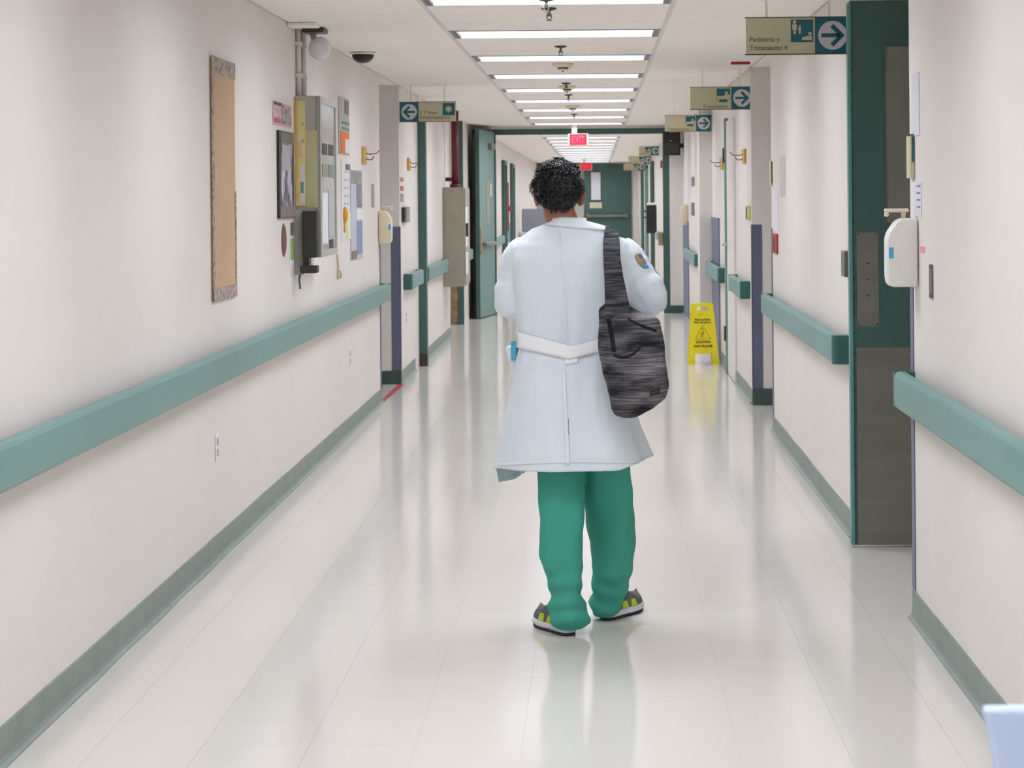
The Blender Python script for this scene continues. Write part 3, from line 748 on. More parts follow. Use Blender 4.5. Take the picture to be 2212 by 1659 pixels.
# green and white leaflets
notice('leaflet', 'leaflet with bright green panel beside the black dispenser', 'leaflet', wall_rect(625, 632.5, 478, 576), M_PAPER, .003,
       [('panel', .1, .95, .14, .62, mat('leaf_green', (142, 192, 84), .6)), ('panel', .1, .9, .68, .97, mat('leaf_dark', (120, 84, 96), .6, vscale=20, rgb2=(90, 88, 98)))])
# glazed notice cabinet with yellow sheets taped to its side
D1 = onx(637, 300, XL)[0]
xs = atd(690, 300, D1)[0]; zt_ = atd(664, 207, D1)[1]; zb_ = atd(692, 556, D1)[1]; D2 = onx(725, 300, xs)[0]
ZTCAB = zt_
t = thing('notice_cabinet', 'grey glazed notice cabinet on the left wall reflecting the lights', 'cabinet', (XL, (D1 + D2)/2, zb_))
M_CABG = mat('cabinet_pale_grey', (176, 172, 164), .4, var=.03)
obj('case', boxes((XL + .0005, xs - .02, D1, D2, zb_, zt_), bevel=.004, seg=1), M_CABG, t)
M_PAD = mat('notice_backing', (156, 158, 154), .18, var=.05, spec=.8)
dr = obj('glazed_door', boxes((xs - .02, xs, D1, D2, zb_, zt_), bevel=.004, seg=1), M_PAD, t)
obj('door_frame', boxes((xs, xs + .006, D1, D1 + .05, zb_, zt_), (xs, xs + .006, D2 - .05, D2, zb_, zt_), (xs, xs + .006, D1 + .05, D2 - .05, zb_, zb_ + .04), (xs, xs + .006, D1 + .05, D2 - .05, zt_ - .04, zt_)), M_CABG, dr)
LY = D2 - D1; LZ = zt_ - zb_
for (a, b, c, e, mm) in ((.14, .44, .64, .71, M_DARKGREY), (.54, .84, .64, .71, M_DARKGREY), (.14, .44, .50, .58, mat('card_olive', (140, 138, 120), .5)), (.54, .84, .50, .58, mat('card_slate', (110, 122, 116), .5)), (.12, .45, .08, .40, M_PAPERB), (.5, .85, .12, .42, mat('card_grey', (168, 170, 172), .5)), (.55, .78, .03, .10, M_DARKGREY)):
    obj('card', boxes((xs, xs + .003, D1 + LY*a, D1 + LY*b, zb_ + LZ*c, zb_ + LZ*e)), mm, dr)
M_YPAPER = mat('paper_yellow', (224, 217, 150), .7, var=.05, vscale=9)
M_OPAPER = mat('paper_amber', (220, 186, 108), .7, var=.08, vscale=9)
xa = XL + .002; xb = atd(660, 300, D1)[0]; zq = atd(648, 445, D1)[1]; zp = atd(648, 218, D1)[1]
st = thing('yellow_sheet', 'long yellow sheets taped on the side of the glazed notice cabinet', 'paper', ((xa + xb)/2, D1, zq))
hz = zp - zq
obj('sheet', boxes((xa, xb, D1 - .004, D1 - .0005, zq, zp)), M_YPAPER, st)
obj('edge', boxes((xa, xa + .014, D1 - .012, D1 - .004, zq + .02, zp)), M_OPAPER, st)
obj('panel', boxes((xa + .028, xb - .008, D1 - .0055, D1 - .004, zq + .03 * hz, zq + .40 * hz)), M_PAPER, st)
obj('panel', boxes((xa + .014, xa + .034, D1 - .0055, D1 - .004, zq + .46 * hz, zq + .62 * hz)), mat('paper_rose', (222, 190, 176), .7), st)
obj('panel', boxes((xb - .03, xb - .012, D1 - .0065, D1 - .0055, zq + .12 * hz, zq + .23 * hz)), mat('print_steel', (120, 150, 160), .7), st)
for fz in (.60, .76): obj('emblem', boxes((xa + .035, xa + .05, D1 - .0055, D1 - .004, zq + fz * hz, zq + (fz + .035) * hz)), mat('print_pale', (186, 176, 150), .7), st)
xg0, xg1 = xb + .003, xs - .012
tag(obj('olive_sheet', boxes((xg0, xg1, D1 - .003, D1 - .0005, zq - .01, zq + .72 * hz)), mat('paper_olive', (196, 192, 150), .7)), 'pale olive sheet on the side of the glazed notice cabinet', 'paper')
# black dispenser in front of the cabinet side, on a grey plate
DD = D1 - .11
x0, z1 = atd(652, 456, DD); x1, z0 = atd(685, 590, DD)
t = thing('form_dispenser', 'black wall dispenser with lower tray beneath the yellow sheets', 'dispenser', (XL, DD, z0))
zm = atd(660, 557, DD)[1]; zm2 = atd(660, 574, DD)[1]; xm = atd(667, 560, DD)[0]
obj('body', boxes((x0, x1, DD, DD + .105, zm, z1), bevel=.006), M_DARKGREY, t)
obj('neck', boxes((x0 + .005, xm, DD + .01, DD + .10, zm2 - .005, zm + .005)), M_BLACK, t)
obj('tray', boxes((x0 - .012, x1, DD - .01, DD + .10, z0, zm2), bevel=.006), M_DARKGREY, t)
obj('back_plate', boxes((XL + .0005, x0, DD + .05, DD + .105, z0 - .01, z1 + .005), bevel=.003, seg=1), M_CABG, t)
bm = new_bm(); tube(bm, [(x0 - .02, DD + .06, z0), (x0 - .026, DD + .06, z0 - .04), (x0 - .018, DD + .05, z0 - .09)], .006, 8); obj('cord', bm, mat('cord_blue', (104, 116, 140), .5), t, True)
# posters after the cabinet
notice('poster', 'white and teal poster with bright orange panel by the glazed cabinet', 'poster', wall_rect(730, 752, 207, 332), M_CABG, .006,
       [('panel', .1, .95, .02, .40, mat('poster_orange', (226, 120, 56), .6)), ('panel', .55, .98, .03, .28, M_PAPER), ('panel', .3, .98, .44, .48, mat('poster_teal', (92, 142, 124), .6)), ('panel', .3, .98, .54, .58, mat('poster_teal', (92, 142, 124))), ('panel', .55, .9, .72, .96, mat('poster_taupe', (122, 122, 108), .6))])
notice('paper_banner', 'long white paper banner with amber rosette below orange poster', 'banner', wall_rect(736, 754, 348, 522), M_PAPER, .004,
       [('caption', .3, .98, .86 - .1*k, .88 - .1*k, mat('print_faint', (196, 194, 200), .7)) for k in range(5)] + [('panel', .55, .98, .02, .36, mat('paper_lime', (226, 228, 178), .7)), ('panel', .5, .95, .90, .97, mat('print_plum', (128, 108, 112), .7))])
yc, zc = onx(742, 464, XL)
bm = new_bm()
lathe(bm, [(.001, .03), (.03, .028), (.05, .018), (.055, .006), (.05, .0045)], (XL, yc, zc), 'x', 16)
t = thing('rosette', 'amber ribbon rosette pinned on the white banner', 'rosette', (XL, yc, zc))
M_AMB = mat('amber_ribbon', (222, 150, 24), .6, var=.15, vscale=30)
obj('bow', bm, M_AMB, t, True)
obj('ribbon_tail', boxes((XL + .005, XL + .012, yc - .03, yc + .02, zc - .12, zc - .02)), M_AMB, t)
notice('poster', 'grey and blue text poster hanging next to the wooden hook plate', 'poster', wall_rect(755, 779, 366, 563), mat('poster_lilac', (188, 188, 200), .6), .008,
       [('header', .02, .98, .84, .99, mat('poster_slate', (118, 116, 114), .6, vscale=12, rgb2=(160, 156, 152))), ('picture', .5, .98, .58, .84, mat('poster_mauve', (150, 140, 152), .6, vscale=10, rgb2=(120, 112, 116))), ('panel', .5, .98, .05, .42, mat('poster_blue', (112, 136, 166), .6, vscale=25, rgb2=(140, 158, 184))), ('panel', .5, .98, .44, .56, M_PAPER), ('footer', .02, .45, .01, .10, mat('print_taupe', (128, 114, 110)))])
# strings hanging below the cabinet
for i, (px, pa, pb) in enumerate(((726, 550, 604), (732, 585, 601))):
    y_, za = onx(px, pa, XL); _, zb2 = onx(px, pb, XL)
    bm = new_bm(); tube(bm, [(XL + .008, y_, za), (XL + .012, y_ + .01, (za + zb2)/2), (XL + .008, y_ + .02, zb2)], .006, 6)
    tag(obj('hanging_cord', bm, mat('cord_tan', (190, 172, 130), .7)), ('tan cord hanging below the glazed notice cabinet', 'short frayed tan cord end beside the longer cord')[i], 'cord')
# wooden plates with wire hooks
def hook_plate(lbl, px, pyt, pyb, X, side, pxe):
    ya, z1 = onx(px, pyt, X); _, z0 = onx(px, pyb, X); yb = onx(pxe, pyt, X)[0]
    t = thing('coat_hook', lbl, 'hook', (X, ya, z0), 'wooden plates with wire hooks')
    obj('plate', wbox(min(ya, yb), max(ya, yb), z0, z1, t1=.02, bevel=.003, X=X, side=side), M_WOOD, t)
    ym = (ya + yb) / 2
    for fz, ln in ((.62, .10), (.30, .06)):
        z = z0 + (z1 - z0) * fz
        bm = new_bm(); tube(bm, [(X + side*.018, ym, z), (X + side*.05, ym, z - .008), (X + side*(.02 + ln*.8), ym, z - .004), (X + side*(.02 + ln), ym, z + .02)], .0035, 8)
        obj('hook', bm, M_DKMETAL, t, True)
    return t
hook_plate('wooden hook plate on the wall with the posters', 781, 316, 354, XL, 1, 787)
hook_plate('wooden hook plate above the far left handrail', 879, 341, 368, XL, 1, 883)
hook_plate('orange-toned hook plate above the yellow wall box', 1612, 321, 352, XR, -1, 1607)
hook_plate('orange-toned hook plate above the wet floor sign', 1564, 339, 366, XR, -1, 1559)
# slim grey holder beside the posters
notice('card_slot', 'slim grey card slot between the hook plate and soap dispenser', 'card slot', wall_rect(802, 806, 398, 448), mat('slot_grey', (176, 168, 160), .5), .01)
notice('thermostat', 'small black and grey device on the wall before the far hook plate', 'device', wall_rect(867, 878, 448, 480), M_DARKGREY, .03, [('cover', .3, 1, .05, .95, mat('thermo_grey', (150, 146, 136), .5))])
for k, (pyt, pyb) in enumerate(((383, 392), (402, 412), (418, 436))):
    tag(obj('sticker', wbox(*wall_rect(864.5, 871, pyt, pyb), t1=.003), (mat('sticker_rose', (196, 140, 140), .7), mat('sticker_red', (196, 96, 96), .7), mat('sticker_grey', (160, 160, 164), .7))[k]), ('pale rose sticker at the wall edge above the other stickers', 'red sticker at the wall edge between two others', 'grey sticker at the wall edge above the device')[k], 'sticker')
# outlets low on the left wall
def outlet(lbl, px, py, hw=14):
    y_, z_ = onx(px, py, XL)
    t = thing('power_outlet', lbl, 'outlet', (XL, y_, z_))
    obj('cover_plate', wbox(y_ - .036, y_ + .036, z_ - .058, z_ + .058, t1=.006, bevel=.002), M_WHITEP, t)
    for k in (-1, 1):
        s_ = obj('socket', wbox(y_ - .017, y_ + .017, z_ + k*.024 - .015, z_ + k*.024 + .015, t0=.006, t1=.008), mat('socket_grey', (166, 166, 176), .5), t)
outlet('power outlet under the bulletin board', 467, 966)
outlet('power outlet under the blue text poster', 756, 772)
outlet('power outlet between blue corner guard and green upright', 877, 686)

# sanitizer dispensers
def sanitizer(lbl, X, side, d, pxa, pxb, pyt, pyb, m, pump=True, label_strip=True):
    """pxa: outer edge, pxb: wall edge"""
    xo, z1 = atd(pxa, pyt, d); xw_, z0 = atd(pxb, pyb, d)
    t = thing('sanitizer_dispenser', lbl, 'dispenser', (X, d, z0))
    dep = abs(xo - X); w_ = .115; y0_, y1_ = d, d + w_
    P = [(X + side*.002, z0), (X + side*(dep - .018), z0), (X + side*(dep - .004), z0 + .012), (X + side*dep, z0 + .04), (X + side*dep, z1 - .075), (X + side*(dep - .008), z1 - .05), (X + side*(dep - .035), z1 - .012), (X + side*(dep - .055), z1), (X + side*.002, z1)]
    obj('bottle', prism(P, 'y', y0_, y1_, bevel=.008, seg=3), m, t, True)
    if pump:
        xc = X + side * (dep * .42); yc = d + w_/2
        bm = new_bm(); tube(bm, [(xc, yc, z1 - .003), (xc, yc, z1 + .03)], .009, 10); pu = obj('pump', bm, M_CREAMP, t, True)
        obj('nozzle', boxes(tuple(sorted((xc - side*.02, xc + side*(dep*.62)))) + (yc - .012, yc + .012, z1 + .022, z1 + .036), tuple(sorted((xc + side*(dep*.62 - .016), xc + side*dep*.62))) + (yc - .008, yc + .008, z1 + .006, z1 + .024), bevel=.004, seg=1), M_CREAMP, pu)
    if label_strip:
        obj('front_label', boxes(tuple(sorted((X + side*(dep - .022), X + side*(dep - .004)))) + (d - .0016, d, z0 + (z1 - z0)*.42, z0 + (z1 - z0)*.58)), mat('label_blue', (84, 172, 212), .5), t)
        obj('front_label', boxes(tuple(sorted((X + side*(dep + .0012), X + side*dep))) + (d + .02, d + w_ - .02, z0 + .05, z1 - .09)), mat('label_white', (222, 228, 234), .5), t)
    return t
sanitizer('large white hand sanitizer dispenser at the corner by the green door', XR, -1, RA_END - .22, 1917, 1990, 472, 620, M_WHITEP)
sanitizer('cream hand sanitizer dispenser at the end of the notice wall', XL, 1, LA_END - .16, 845, 812, 455, 526, M_CREAMP)
sanitizer('cream round-topped dispenser on the far right wall before the fire doors', XR, -1, 30.0, 1469, 1492, 442, 486, M_CREAMP, pump=False, label_strip=False)

# conduits, lamp head and dome camera near the ceiling
t = thing('conduit', 'pair of painted conduits running up to the ceiling above the yellow sheets', 'conduit', (XL, D1, 2.2))
for px in (639, 651):
    y_ = onx(px, 140, XL)[0]; zb2 = ZTCAB + .004
    bm = new_bm(); tube(bm, [(XL + .016, y_, zb2), (XL + .016, y_, ZC + .002)], .015, 10); obj('pipe', bm, M_WALL, t, True)
    for z in (2.30, 2.48): obj('clamp', boxes((XL + .0005, XL + .036, y_ - .028, y_ + .028, z, z + .018)), M_WALL, t)
dl = 13.2
xc, zc = atd(690, 104, dl)
t = thing('emergency_lamp', 'round white emergency lamp head on a dark ceiling bracket', 'lamp', (xc, dl, zc))
bm = new_bm(); lathe(bm, [(.001, -.012), (.048, -.010), (.062, 0), (.066, .02), (.055, .07), (.03, .10), (.001, .105)], (xc, dl, zc), 'y', 28); obj('housing', bm, M_WHITEP, t, True)
bm = new_bm(); lathe(bm, [(.001, -.016), (.045, -.013), (.05, -.008)], (xc, dl, zc), 'y', 28); obj('lens', bm, mat('lens_white', (228, 226, 232), .15), t, True)
bm = new_bm(); tube(bm, [(xc - .03, dl + .06, zc + .03), (xc - .05, dl + .08, ZC - .02)], .018, 10); obj('swivel_arm', bm, M_WHITEP, t, True)
obj('bracket', boxes((XL + .04, xc + .03, dl - .04, dl + .16, ZC - .03, ZC - .0005), bevel=.004, seg=1), M_DKMETAL, t)
u, v = UV(784, 113); dd = -F * (ZC - H) / v; xc = u * dd / F
t = thing('dome_camera', 'black dome security camera on the ceiling beside the lamp head', 'camera', (xc, dd, ZC))
bm = new_bm(); lathe(bm, [(.001, -.002), (.088, -.002), (.09, -.012), (.076, -.016), (.001, -.016)], (xc, dd, ZC), 'z', 32); obj('base_ring', bm, M_WHITEP, t, True)
bm = new_bm(); lathe(bm, [(.074, -.014)] + [(.074*math.cos(a*math.pi/16), -.016 - .058*math.sin(a*math.pi/16)) for a in range(1, 9)], (xc, dd, ZC), 'z', 32); obj('dome', bm, M_BLACK, t, True)
tag(obj('ceiling_plate', boxes((XL + .001, XL + .16, D1 - .30, D1 - .12, ZC - .022, ZC - .0005), bevel=.004, seg=1), M_CEIL), 'flat white junction cover where the conduits meet the ceiling', 'cover')

# sprinklers and smoke detectors along the ceiling
def on_ceil(px, py):
    u, v = UV(px, py); d = -F * (ZC - H) / v; return u * d / F, d
def sprinkler(lbl, px, py, lbl_i=None):
    x, y = on_ceil(px, py)
    t = thing('sprinkler', lbl, 'sprinkler', (x, y, ZC), 'ceiling sprinklers')
    bm = new_bm(); lathe(bm, [(.001, -.0005), (.040, -.0005), (.038, -.008), (.018, -.014), (.001, -.014)], (x, y, ZC), 'z', 20); obj('escutcheon', bm, M_DKMETAL, t, True)
    bm = new_bm(); tube(bm, [(x, y, ZC - .012), (x, y, ZC - .045)], .008, 10)
    tube(bm, [(x - .008, y, ZC - .03), (x - .013, y, ZC - .05), (x, y, ZC - .066)], .003, 6); tube(bm, [(x + .008, y, ZC - .03), (x + .013, y, ZC - .05), (x, y, ZC - .066)], .003, 6)
    obj('head', bm, M_METAL, t, True)
    bm = new_bm(); lathe(bm, [(.001, -.064), (.016, -.064), (.016, -.067), (.001, -.067)], (x, y, ZC), 'z', 16); obj('deflector', bm, M_METAL, t)
for (px, py, l_) in ((1180, -3, 'pendent sprinkler in front of the ceiling light by the Pediatria sign'), (1186, 17, 'pendent sprinkler with dark plate just past the light by the Pediatria sign'), (1211, 99, 'pendent sprinkler level with the emergency lamp head'), (1223, 179, 'pendent sprinkler right before the second smoke detector'), (1228, 204, 'pendent sprinkler right after the second smoke detector'), (1240, 246, 'pendent sprinkler just before the exit sign stem')):
    sprinkler(l_, px, py)
def detector(px, py, l_):
    x, y = on_ceil(px, py)
    t = thing('smoke_detector', l_, 'smoke detector', (x, y, ZC), 'ceiling smoke detectors')
    bm = new_bm(); lathe(bm, [(.001, -.0005), (.078, -.0005), (.076, -.018), (.060, -.030), (.001, -.030)], (x, y, ZC), 'z', 28); obj('base', bm, M_CREAMP, t, True)
    bm = new_bm(); lathe(bm, [(.001, -.030), (.040, -.030), (.040, -.040), (.001, -.040)], (x, y, ZC), 'z', 24); obj('slot', bm, M_DKMETAL, t)
    bm = new_bm(); lathe(bm, [(.001, -.040), (.038, -.040), (.030, -.052), (.001, -.056)], (x, y, ZC), 'z', 24); obj('cap', bm, M_CREAMP, t, True)
    bm = new_bm(); tube(bm, [(x, y - .012, ZC - .05), (x, y - .012, ZC - .064)], .005, 8); obj('indicator', bm, M_DKMETAL, t)
for (px, py, l_) in ((1216, 137, 'large cream smoke detector level with the dome camera'), (1225, 185, 'cream smoke detector between two close sprinklers'), (1237, 228, 'cream smoke detector before the last sprinkler and exit sign')): detector(px, py, l_)

# ------------------------------------------------------------------ right wall items
def rnotice(name, lbl, cat, px0, px1, pyt, pyb, m, thick=.004, bits=()):
    ya, yb, z0, z1 = wall_rect(px1, px0, pyt, pyb, XR)
    ya, yb = min(ya, yb), max(ya, yb)
    t = thing(name, lbl, cat, (XR, (ya + yb)/2, z0))
    obj('sheet', wbox(ya, yb, z0, z1, t1=thick, X=XR, side=-1), m, t)
    for (nm, a, b, c, d, mm) in bits:
        obj(nm, wbox(ya + (yb - ya)*a, ya + (yb - ya)*b, z0 + (z1 - z0)*c, z0 + (z1 - z0)*d, t0=thick, t1=thick + .002, X=XR, side=-1), mm, t)
    return t
rnotice('paper_notice', 'faint bluish paper notice above the card holder by the green door', 'notice', 1971, 1986, 155, 292, M_PAPERB, .003)
rnotice('paper_notice', 'paper sheet with printed lines between card holder and sanitizer', 'notice', 1974, 1991, 392, 468, M_PAPERB, .003, [('caption', .1, .5, .85 - .2*k, .9 - .2*k, mat('print_ink', (130, 130, 156), .7)) for k in range(4)])
d = RA_END - .14
x0, z1 = atd(1965, 292, d); _, z0 = atd(1965, 385, d)
t = thing('card_holder', 'cream room card holder with teal strip at the doorway corner', 'card holder', (XR, d, z0))
obj('holder', boxes((x0, XR - .0005, d, d + .10, z0, z1), bevel=.003, seg=1), M_SIGNCREAM, t)
obj('strip', boxes((XR - .012, XR - .003, d - .002, d, z0 + .06, z1 - .005)), M_SIGNTEAL, t)
obj('edge', boxes((x0 - .002, XR, d - .001, d + .1, z1, z1 + .004)), M_SIGNEDGE, t)
for k in range(2): obj('card', boxes((x0 + .004, XR - .014, d - .002, d, z0 + .02 + k*.03, z0 + .04 + k*.03)), mat('card_beige', (176, 160, 136), .6), t)
rnotice('sticker', 'small pink sticker beside the sanitizer dispenser', 'sticker', 1989, 1998, 533, 546, mat('sticker_pink', (236, 150, 160), .6), .002)
rnotice('wall_slot', 'narrow dark vertical slot plate on the wall above the handrail', 'slot plate', 2010, 2016, 572, 645, mat('slot_dark', (108, 100, 98), .5), .006, [('screw', .2, .8, .9, .97, M_SCREW), ('screw', .2, .8, .05, .12, M_SCREW)])
d = RB_END - .12
x0, z1 = atd(1664, 348, d); _, z0 = atd(1664, 402, d)
t = thing('card_holder', 'cream card holder with dark edge at the far end of right wall', 'card holder', (XR, d, z0))
obj('holder', boxes((x0, XR - .0005, d, d + .10, z0, z1), bevel=.003, seg=1), M_SIGNCREAM, t)
obj('strip', boxes((XR - .008, XR - .001, d - .003, d, z0 + .02, z1 - .004)), M_SIGNEDGE, t)
rnotice('paper_notice', 'white paper strip below the far card holder', 'notice', 1670, 1681, 404, 500, M_PAPER, .003)
rnotice('wall_tag', 'red and dark tag above the handrail near the far card holder', 'tag', 1671, 1681, 506, 548, M_RED, .012, [('face', .3, .8, .1, .8, M_MAROON)])
rnotice('wall_notice', 'pale faded vertical panel mark high on the right wall', 'notice', 1685, 1696, 335, 425, mat('faded_grey', (206, 200, 194), .7), .002)
d = RC0 + .02
x0, z1 = atd(1613, 444, d + .1); x1, z0 = atd(1628, 476, d + .1)
t = thing('wall_box', 'small yellow wall box with dark label at the blue corner guard', 'wall box', (XR, d, z0))
obj('body', boxes((x0, XR - .0005, RC0 + .09, RC0 + .22, z0, z1), bevel=.004, seg=1), mat('box_yellow', (216, 208, 138), .5), t)
obj('label', boxes((x0 - .003, x0, RC0 + .1, RC0 + .21, z0 + .01, z1 - .01)), M_DARKGREY, t)
# red strip at the ceiling of the right opening
x, y = on_ceil(1600, 133)
tag(obj('ceiling_strip', boxes((x - .07, x + .07, y, y + .04, ZC - .02, ZC - .0005), bevel=.003, seg=1), M_RED), 'thin red strip on the ceiling at the right opening', 'strip')
# notices on the wall behind the pilaster
rnotice('wall_notice', 'small mauve card stack above the cream dispenser on the far right wall', 'notice', 1495, 1500, 382, 402, mat('card_mauve', (128, 110, 128), .6), .01)
rnotice('wall_notice', 'dark mauve tag beside the cream dispenser on the far right wall', 'notice', 1495, 1500, 438, 466, mat('card_mauve2', (112, 96, 120), .6), .012)
# red tape on the floor at the left opening
a0 = onx(824, 846, XL)
bm = prism([(XL - .02, LA_END + .01), (XL + .015, LA_END + .01), (XL + .035, LB0 - .02), (XL - .02, LB0 - .02)], 'z', 0.0003, .0015)
tag(obj('floor_tape', bm, mat('tape_red', (178, 60, 70), .5)), 'strip of red tape on the floor at the left opening', 'tape')

# ------------------------------------------------------------------ wet floor sign
d = F * H / UV(1520, 787)[1]
t = thing('wet_floor_sign', 'yellow A-frame wet floor sign standing near the right wall', 'floor sign', (atd(1520, 787, d)[0], d, 0))
xa0, _ = atd(1487, 787, d); xa1, _ = atd(1554, 787, d); xt0, zt_ = atd(1493, 655, d); xt1, _ = atd(1541, 655, d)
zt_ = H - UV(1520, 655)[1] * (d + .1) / F
lean = .10
def panel_pt(fx, fz, off=0.0):
    xl = xa0 + (xt0 - xa0) * fz; xr = xa1 + (xt1 - xa1) * fz
    return (xl + (xr - xl) * fx, d + lean * fz + off, zt_ * fz)
def panel(off, sgn):
    bm = new_bm()
    # grid with handle hole and foot notch
    fxs = [0, .22, .28, .72, .78, 1]; fzs = [0, .17, .88, .94, 1]
    def keep(i, j):
        if j == 0 and 1 <= i <= 3: return False
        if j == 2 and i == 2: return False
        return True
    th = .012
    def pt(fx, fz, k):
        p = panel_pt(fx, fz); y = p[1] if sgn > 0 else 2*(d + lean) + .014 - p[1] - (0)
        return (p[0], y + (th * k * sgn), p[2])
    V = {}
    def gv(i, j, k):
        if (i, j, k) not in V: V[(i, j, k)] = bm.verts.new(pt(fxs[i], fzs[j], k))
        return V[(i, j, k)]
    cells = [(i, j) for i in range(5) for j in range(4) if keep(i, j)]
    for (i, j) in cells:
        bm.faces.new((gv(i, j, 0), gv(i+1, j, 0), gv(i+1, j+1, 0), gv(i, j+1, 0)))
        bm.faces.new((gv(i, j+1, 1), gv(i+1, j+1, 1), gv(i+1, j, 1), gv(i, j, 1)))
        for (a, b, ni, nj) in (((i, j), (i+1, j), i, j-1), ((i+1, j), (i+1, j+1), i+1, j), ((i+1, j+1), (i, j+1), i, j+1), ((i, j+1), (i, j), i-1, j)):
            if (ni, nj) not in cells: bm.faces.new((gv(*a, 0), gv(*a, 1), gv(*b, 1), gv(*b, 0)))
    bmesh.ops.recalc_face_normals(bm, faces=bm.faces[:])
    return bm
fp = obj('front_panel', panel(0, 1), M_YELLOW, t)
obj('rear_panel', panel(0, -1), M_YELLOW, t)
bm = new_bm(); p0 = panel_pt(.02, .985); p1 = panel_pt(.98, .985)
tube(bm, [(p0[0], d + lean + .007, zt_ - .006), (p1[0], d + lean + .007, zt_ - .006)], .008, 10); obj('hinge', bm, M_YELLOW, t, True)
def sign_text(txt, fz0, fz1, fx0, fx1, m=M_YINK, bold=.03):
    me = text_mesh(txt, 1.0, bold)
    xs_ = [v.co.x for v in me.vertices]; ys_ = [v.co.y for v in me.vertices]; zs_ = [v.co.z for v in me.vertices]
    for v in me.vertices:
        a = (v.co.x - min(xs_)) / (max(xs_) - min(xs_)); b = (v.co.y - min(ys_)) / (max(ys_) - min(ys_))
        k = (v.co.z - min(zs_)) / (max(zs_) - min(zs_))
        v['c'] = 0 if False else 0
    return me
def sign_text(txt, fz0, fz1, fx0, fx1, m=M_YINK, bold=.03):
    me = text_mesh(txt, 1.0, bold)
    co = [v.co.copy() for v in me.vertices]
    ax, bx = min(c.x for c in co), max(c.x for c in co); ay, by = min(c.y for c in co), max(c.y for c in co); az, bz = min(c.z for c in co), max(c.z for c in co)
    for v, c in zip(me.vertices, co):
        p = panel_pt(fx0 + (fx1 - fx0) * (c.x - ax)/(bx - ax), fz0 + (fz1 - fz0) * (c.y - ay)/(by - ay))
        v.co = (p[0], p[1] - .002 * (c.z - az)/max(bz - az, 1e-6), p[2])
    return obj('lettering', me, m, fp)
sign_text('PRECAUCION', .712, .748, .18, .82)
sign_text('PISO MOJADO', .662, .698, .15, .85)
sign_text('CAUTION', .345, .388, .24, .76)
sign_text('WET FLOOR', .275, .318, .16, .84)
def sign_poly(polys, m, name):
    bm = new_bm()
    for poly in polys:
        A = [bm.verts.new(Vector(panel_pt(a, b)) + Vector((0, -.0015, 0))) for a, b in poly]; B = [bm.verts.new(panel_pt(a, b)) for a, b in poly]
        n = len(poly); bm.faces.new(A)
        for i in range(n): bm.faces.new((A[i], B[i], B[(i+1) % n], A[(i+1) % n]))
    bmesh.ops.recalc_face_normals(bm, faces=bm.faces[:])
    return obj(name, bm, m, fp)
sign_poly([[(.20, .41), (.80, .41), (.80, .418), (.20, .418)], [(.20, .41), (.235, .41), (.515, .64), (.485, .64)], [(.80, .41), (.765, .41), (.485, .64), (.515, .64)],
           [(.44, .45), (.50, .45), (.58, .52), (.52, .55), (.40, .50)], [(.46, .56), (.54, .56), (.54, .59), (.46, .59)], [(.34, .44), (.66, .44), (.66, .447), (.34, .447)]], M_YINK2, 'slip_symbol')
sign_poly([[(.30, .79), (.48, .80), (.48, .805), (.30, .797)], [(.36, .815), (.54, .825), (.54, .832), (.36, .824)]], M_YINK2, 'maker_mark')

# ------------------------------------------------------------------ pale blue screen panel near the camera
d = 2.0
x0, z1 = atd(2126, 1531, d); x0b, zbb = atd(2150, 1659, d)
t = thing('folding_screen', 'pale blue screen panel standing on two feet beside the right wall', 'screen', (x0 + .3, d, 0))
M_PBLUE = mat('screen_pale_blue', (196, 210, 240), .6, var=.02)
sl = (x0b - x0) / (z1 - zbb)
poly = [(x0, z1), (x0 + .62, z1 + .004), (x0 + .62, .12), (x0 + sl * .25, .12), (x0 + sl * .25, z1 - .25)]
obj('panel', prism(poly, 'y', d, d + .018, bevel=.004), M_PBLUE, t)
for fx in (x0 + .14, x0 + .54): obj('foot', boxes((fx - .02, fx + .02, d - .18, d + .20, 0, .03), (fx - .015, fx + .015, d + .001, d + .017, .03, .125), bevel=.004, seg=1), M_METAL, t)
#PERSON#
# ------------------------------------------------------------------ the person
DP = 8.52
def P3(px, py, d): 
    x, z = atd(px, py, d); return Vector((x, d, z))
def lerp_rows(rows, py):
    if py <= rows[0][0]: return rows[0][1:]
    for a, b in zip(rows, rows[1:]):
        if py <= b[0]:
            t_ = (py - a[0]) / (b[0] - a[0]); t_ = t_ * t_ * (3 - 2 * t_) * .4 + t_ * .6
            return tuple(u + (v - u) * t_ for u, v in zip(a[1:], b[1:]))
    return rows[-1][1:]
def sgnpow(v, p): return math.copysign(abs(v) ** p, v)
def row_ring(rows, py, d, n=64, power=2.3, wob=None):
    xl, xr, bk, off = lerp_rows(rows, py)
    A = P3(xl, py, d); B = P3(xr, py, d); cx = (A.x + B.x)/2; a = (B.x - A.x)/2; z = P3((xl + xr)/2, py, d).z
    out = []
    for k in range(n):
        th = 2*math.pi*k/n
        s = 1.0 + (wob(th, py) if wob else 0)
        out.append(Vector((cx + a * s * sgnpow(math.cos(th), 2/power), d + off + bk * s * sgnpow(math.sin(th), 2/power), z)))
    return out
def ellipsoid(bm, c, r, rot=None, sub=3):
    ret = bmesh.ops.create_icosphere(bm, subdivisions=sub, radius=1)
    M = Matrix.Translation(c) @ (rot or Matrix.Identity(4)) @ Matrix.Diagonal((r[0], r[1], r[2], 1))
    bmesh.ops.transform(bm, matrix=M, verts=ret['verts'])
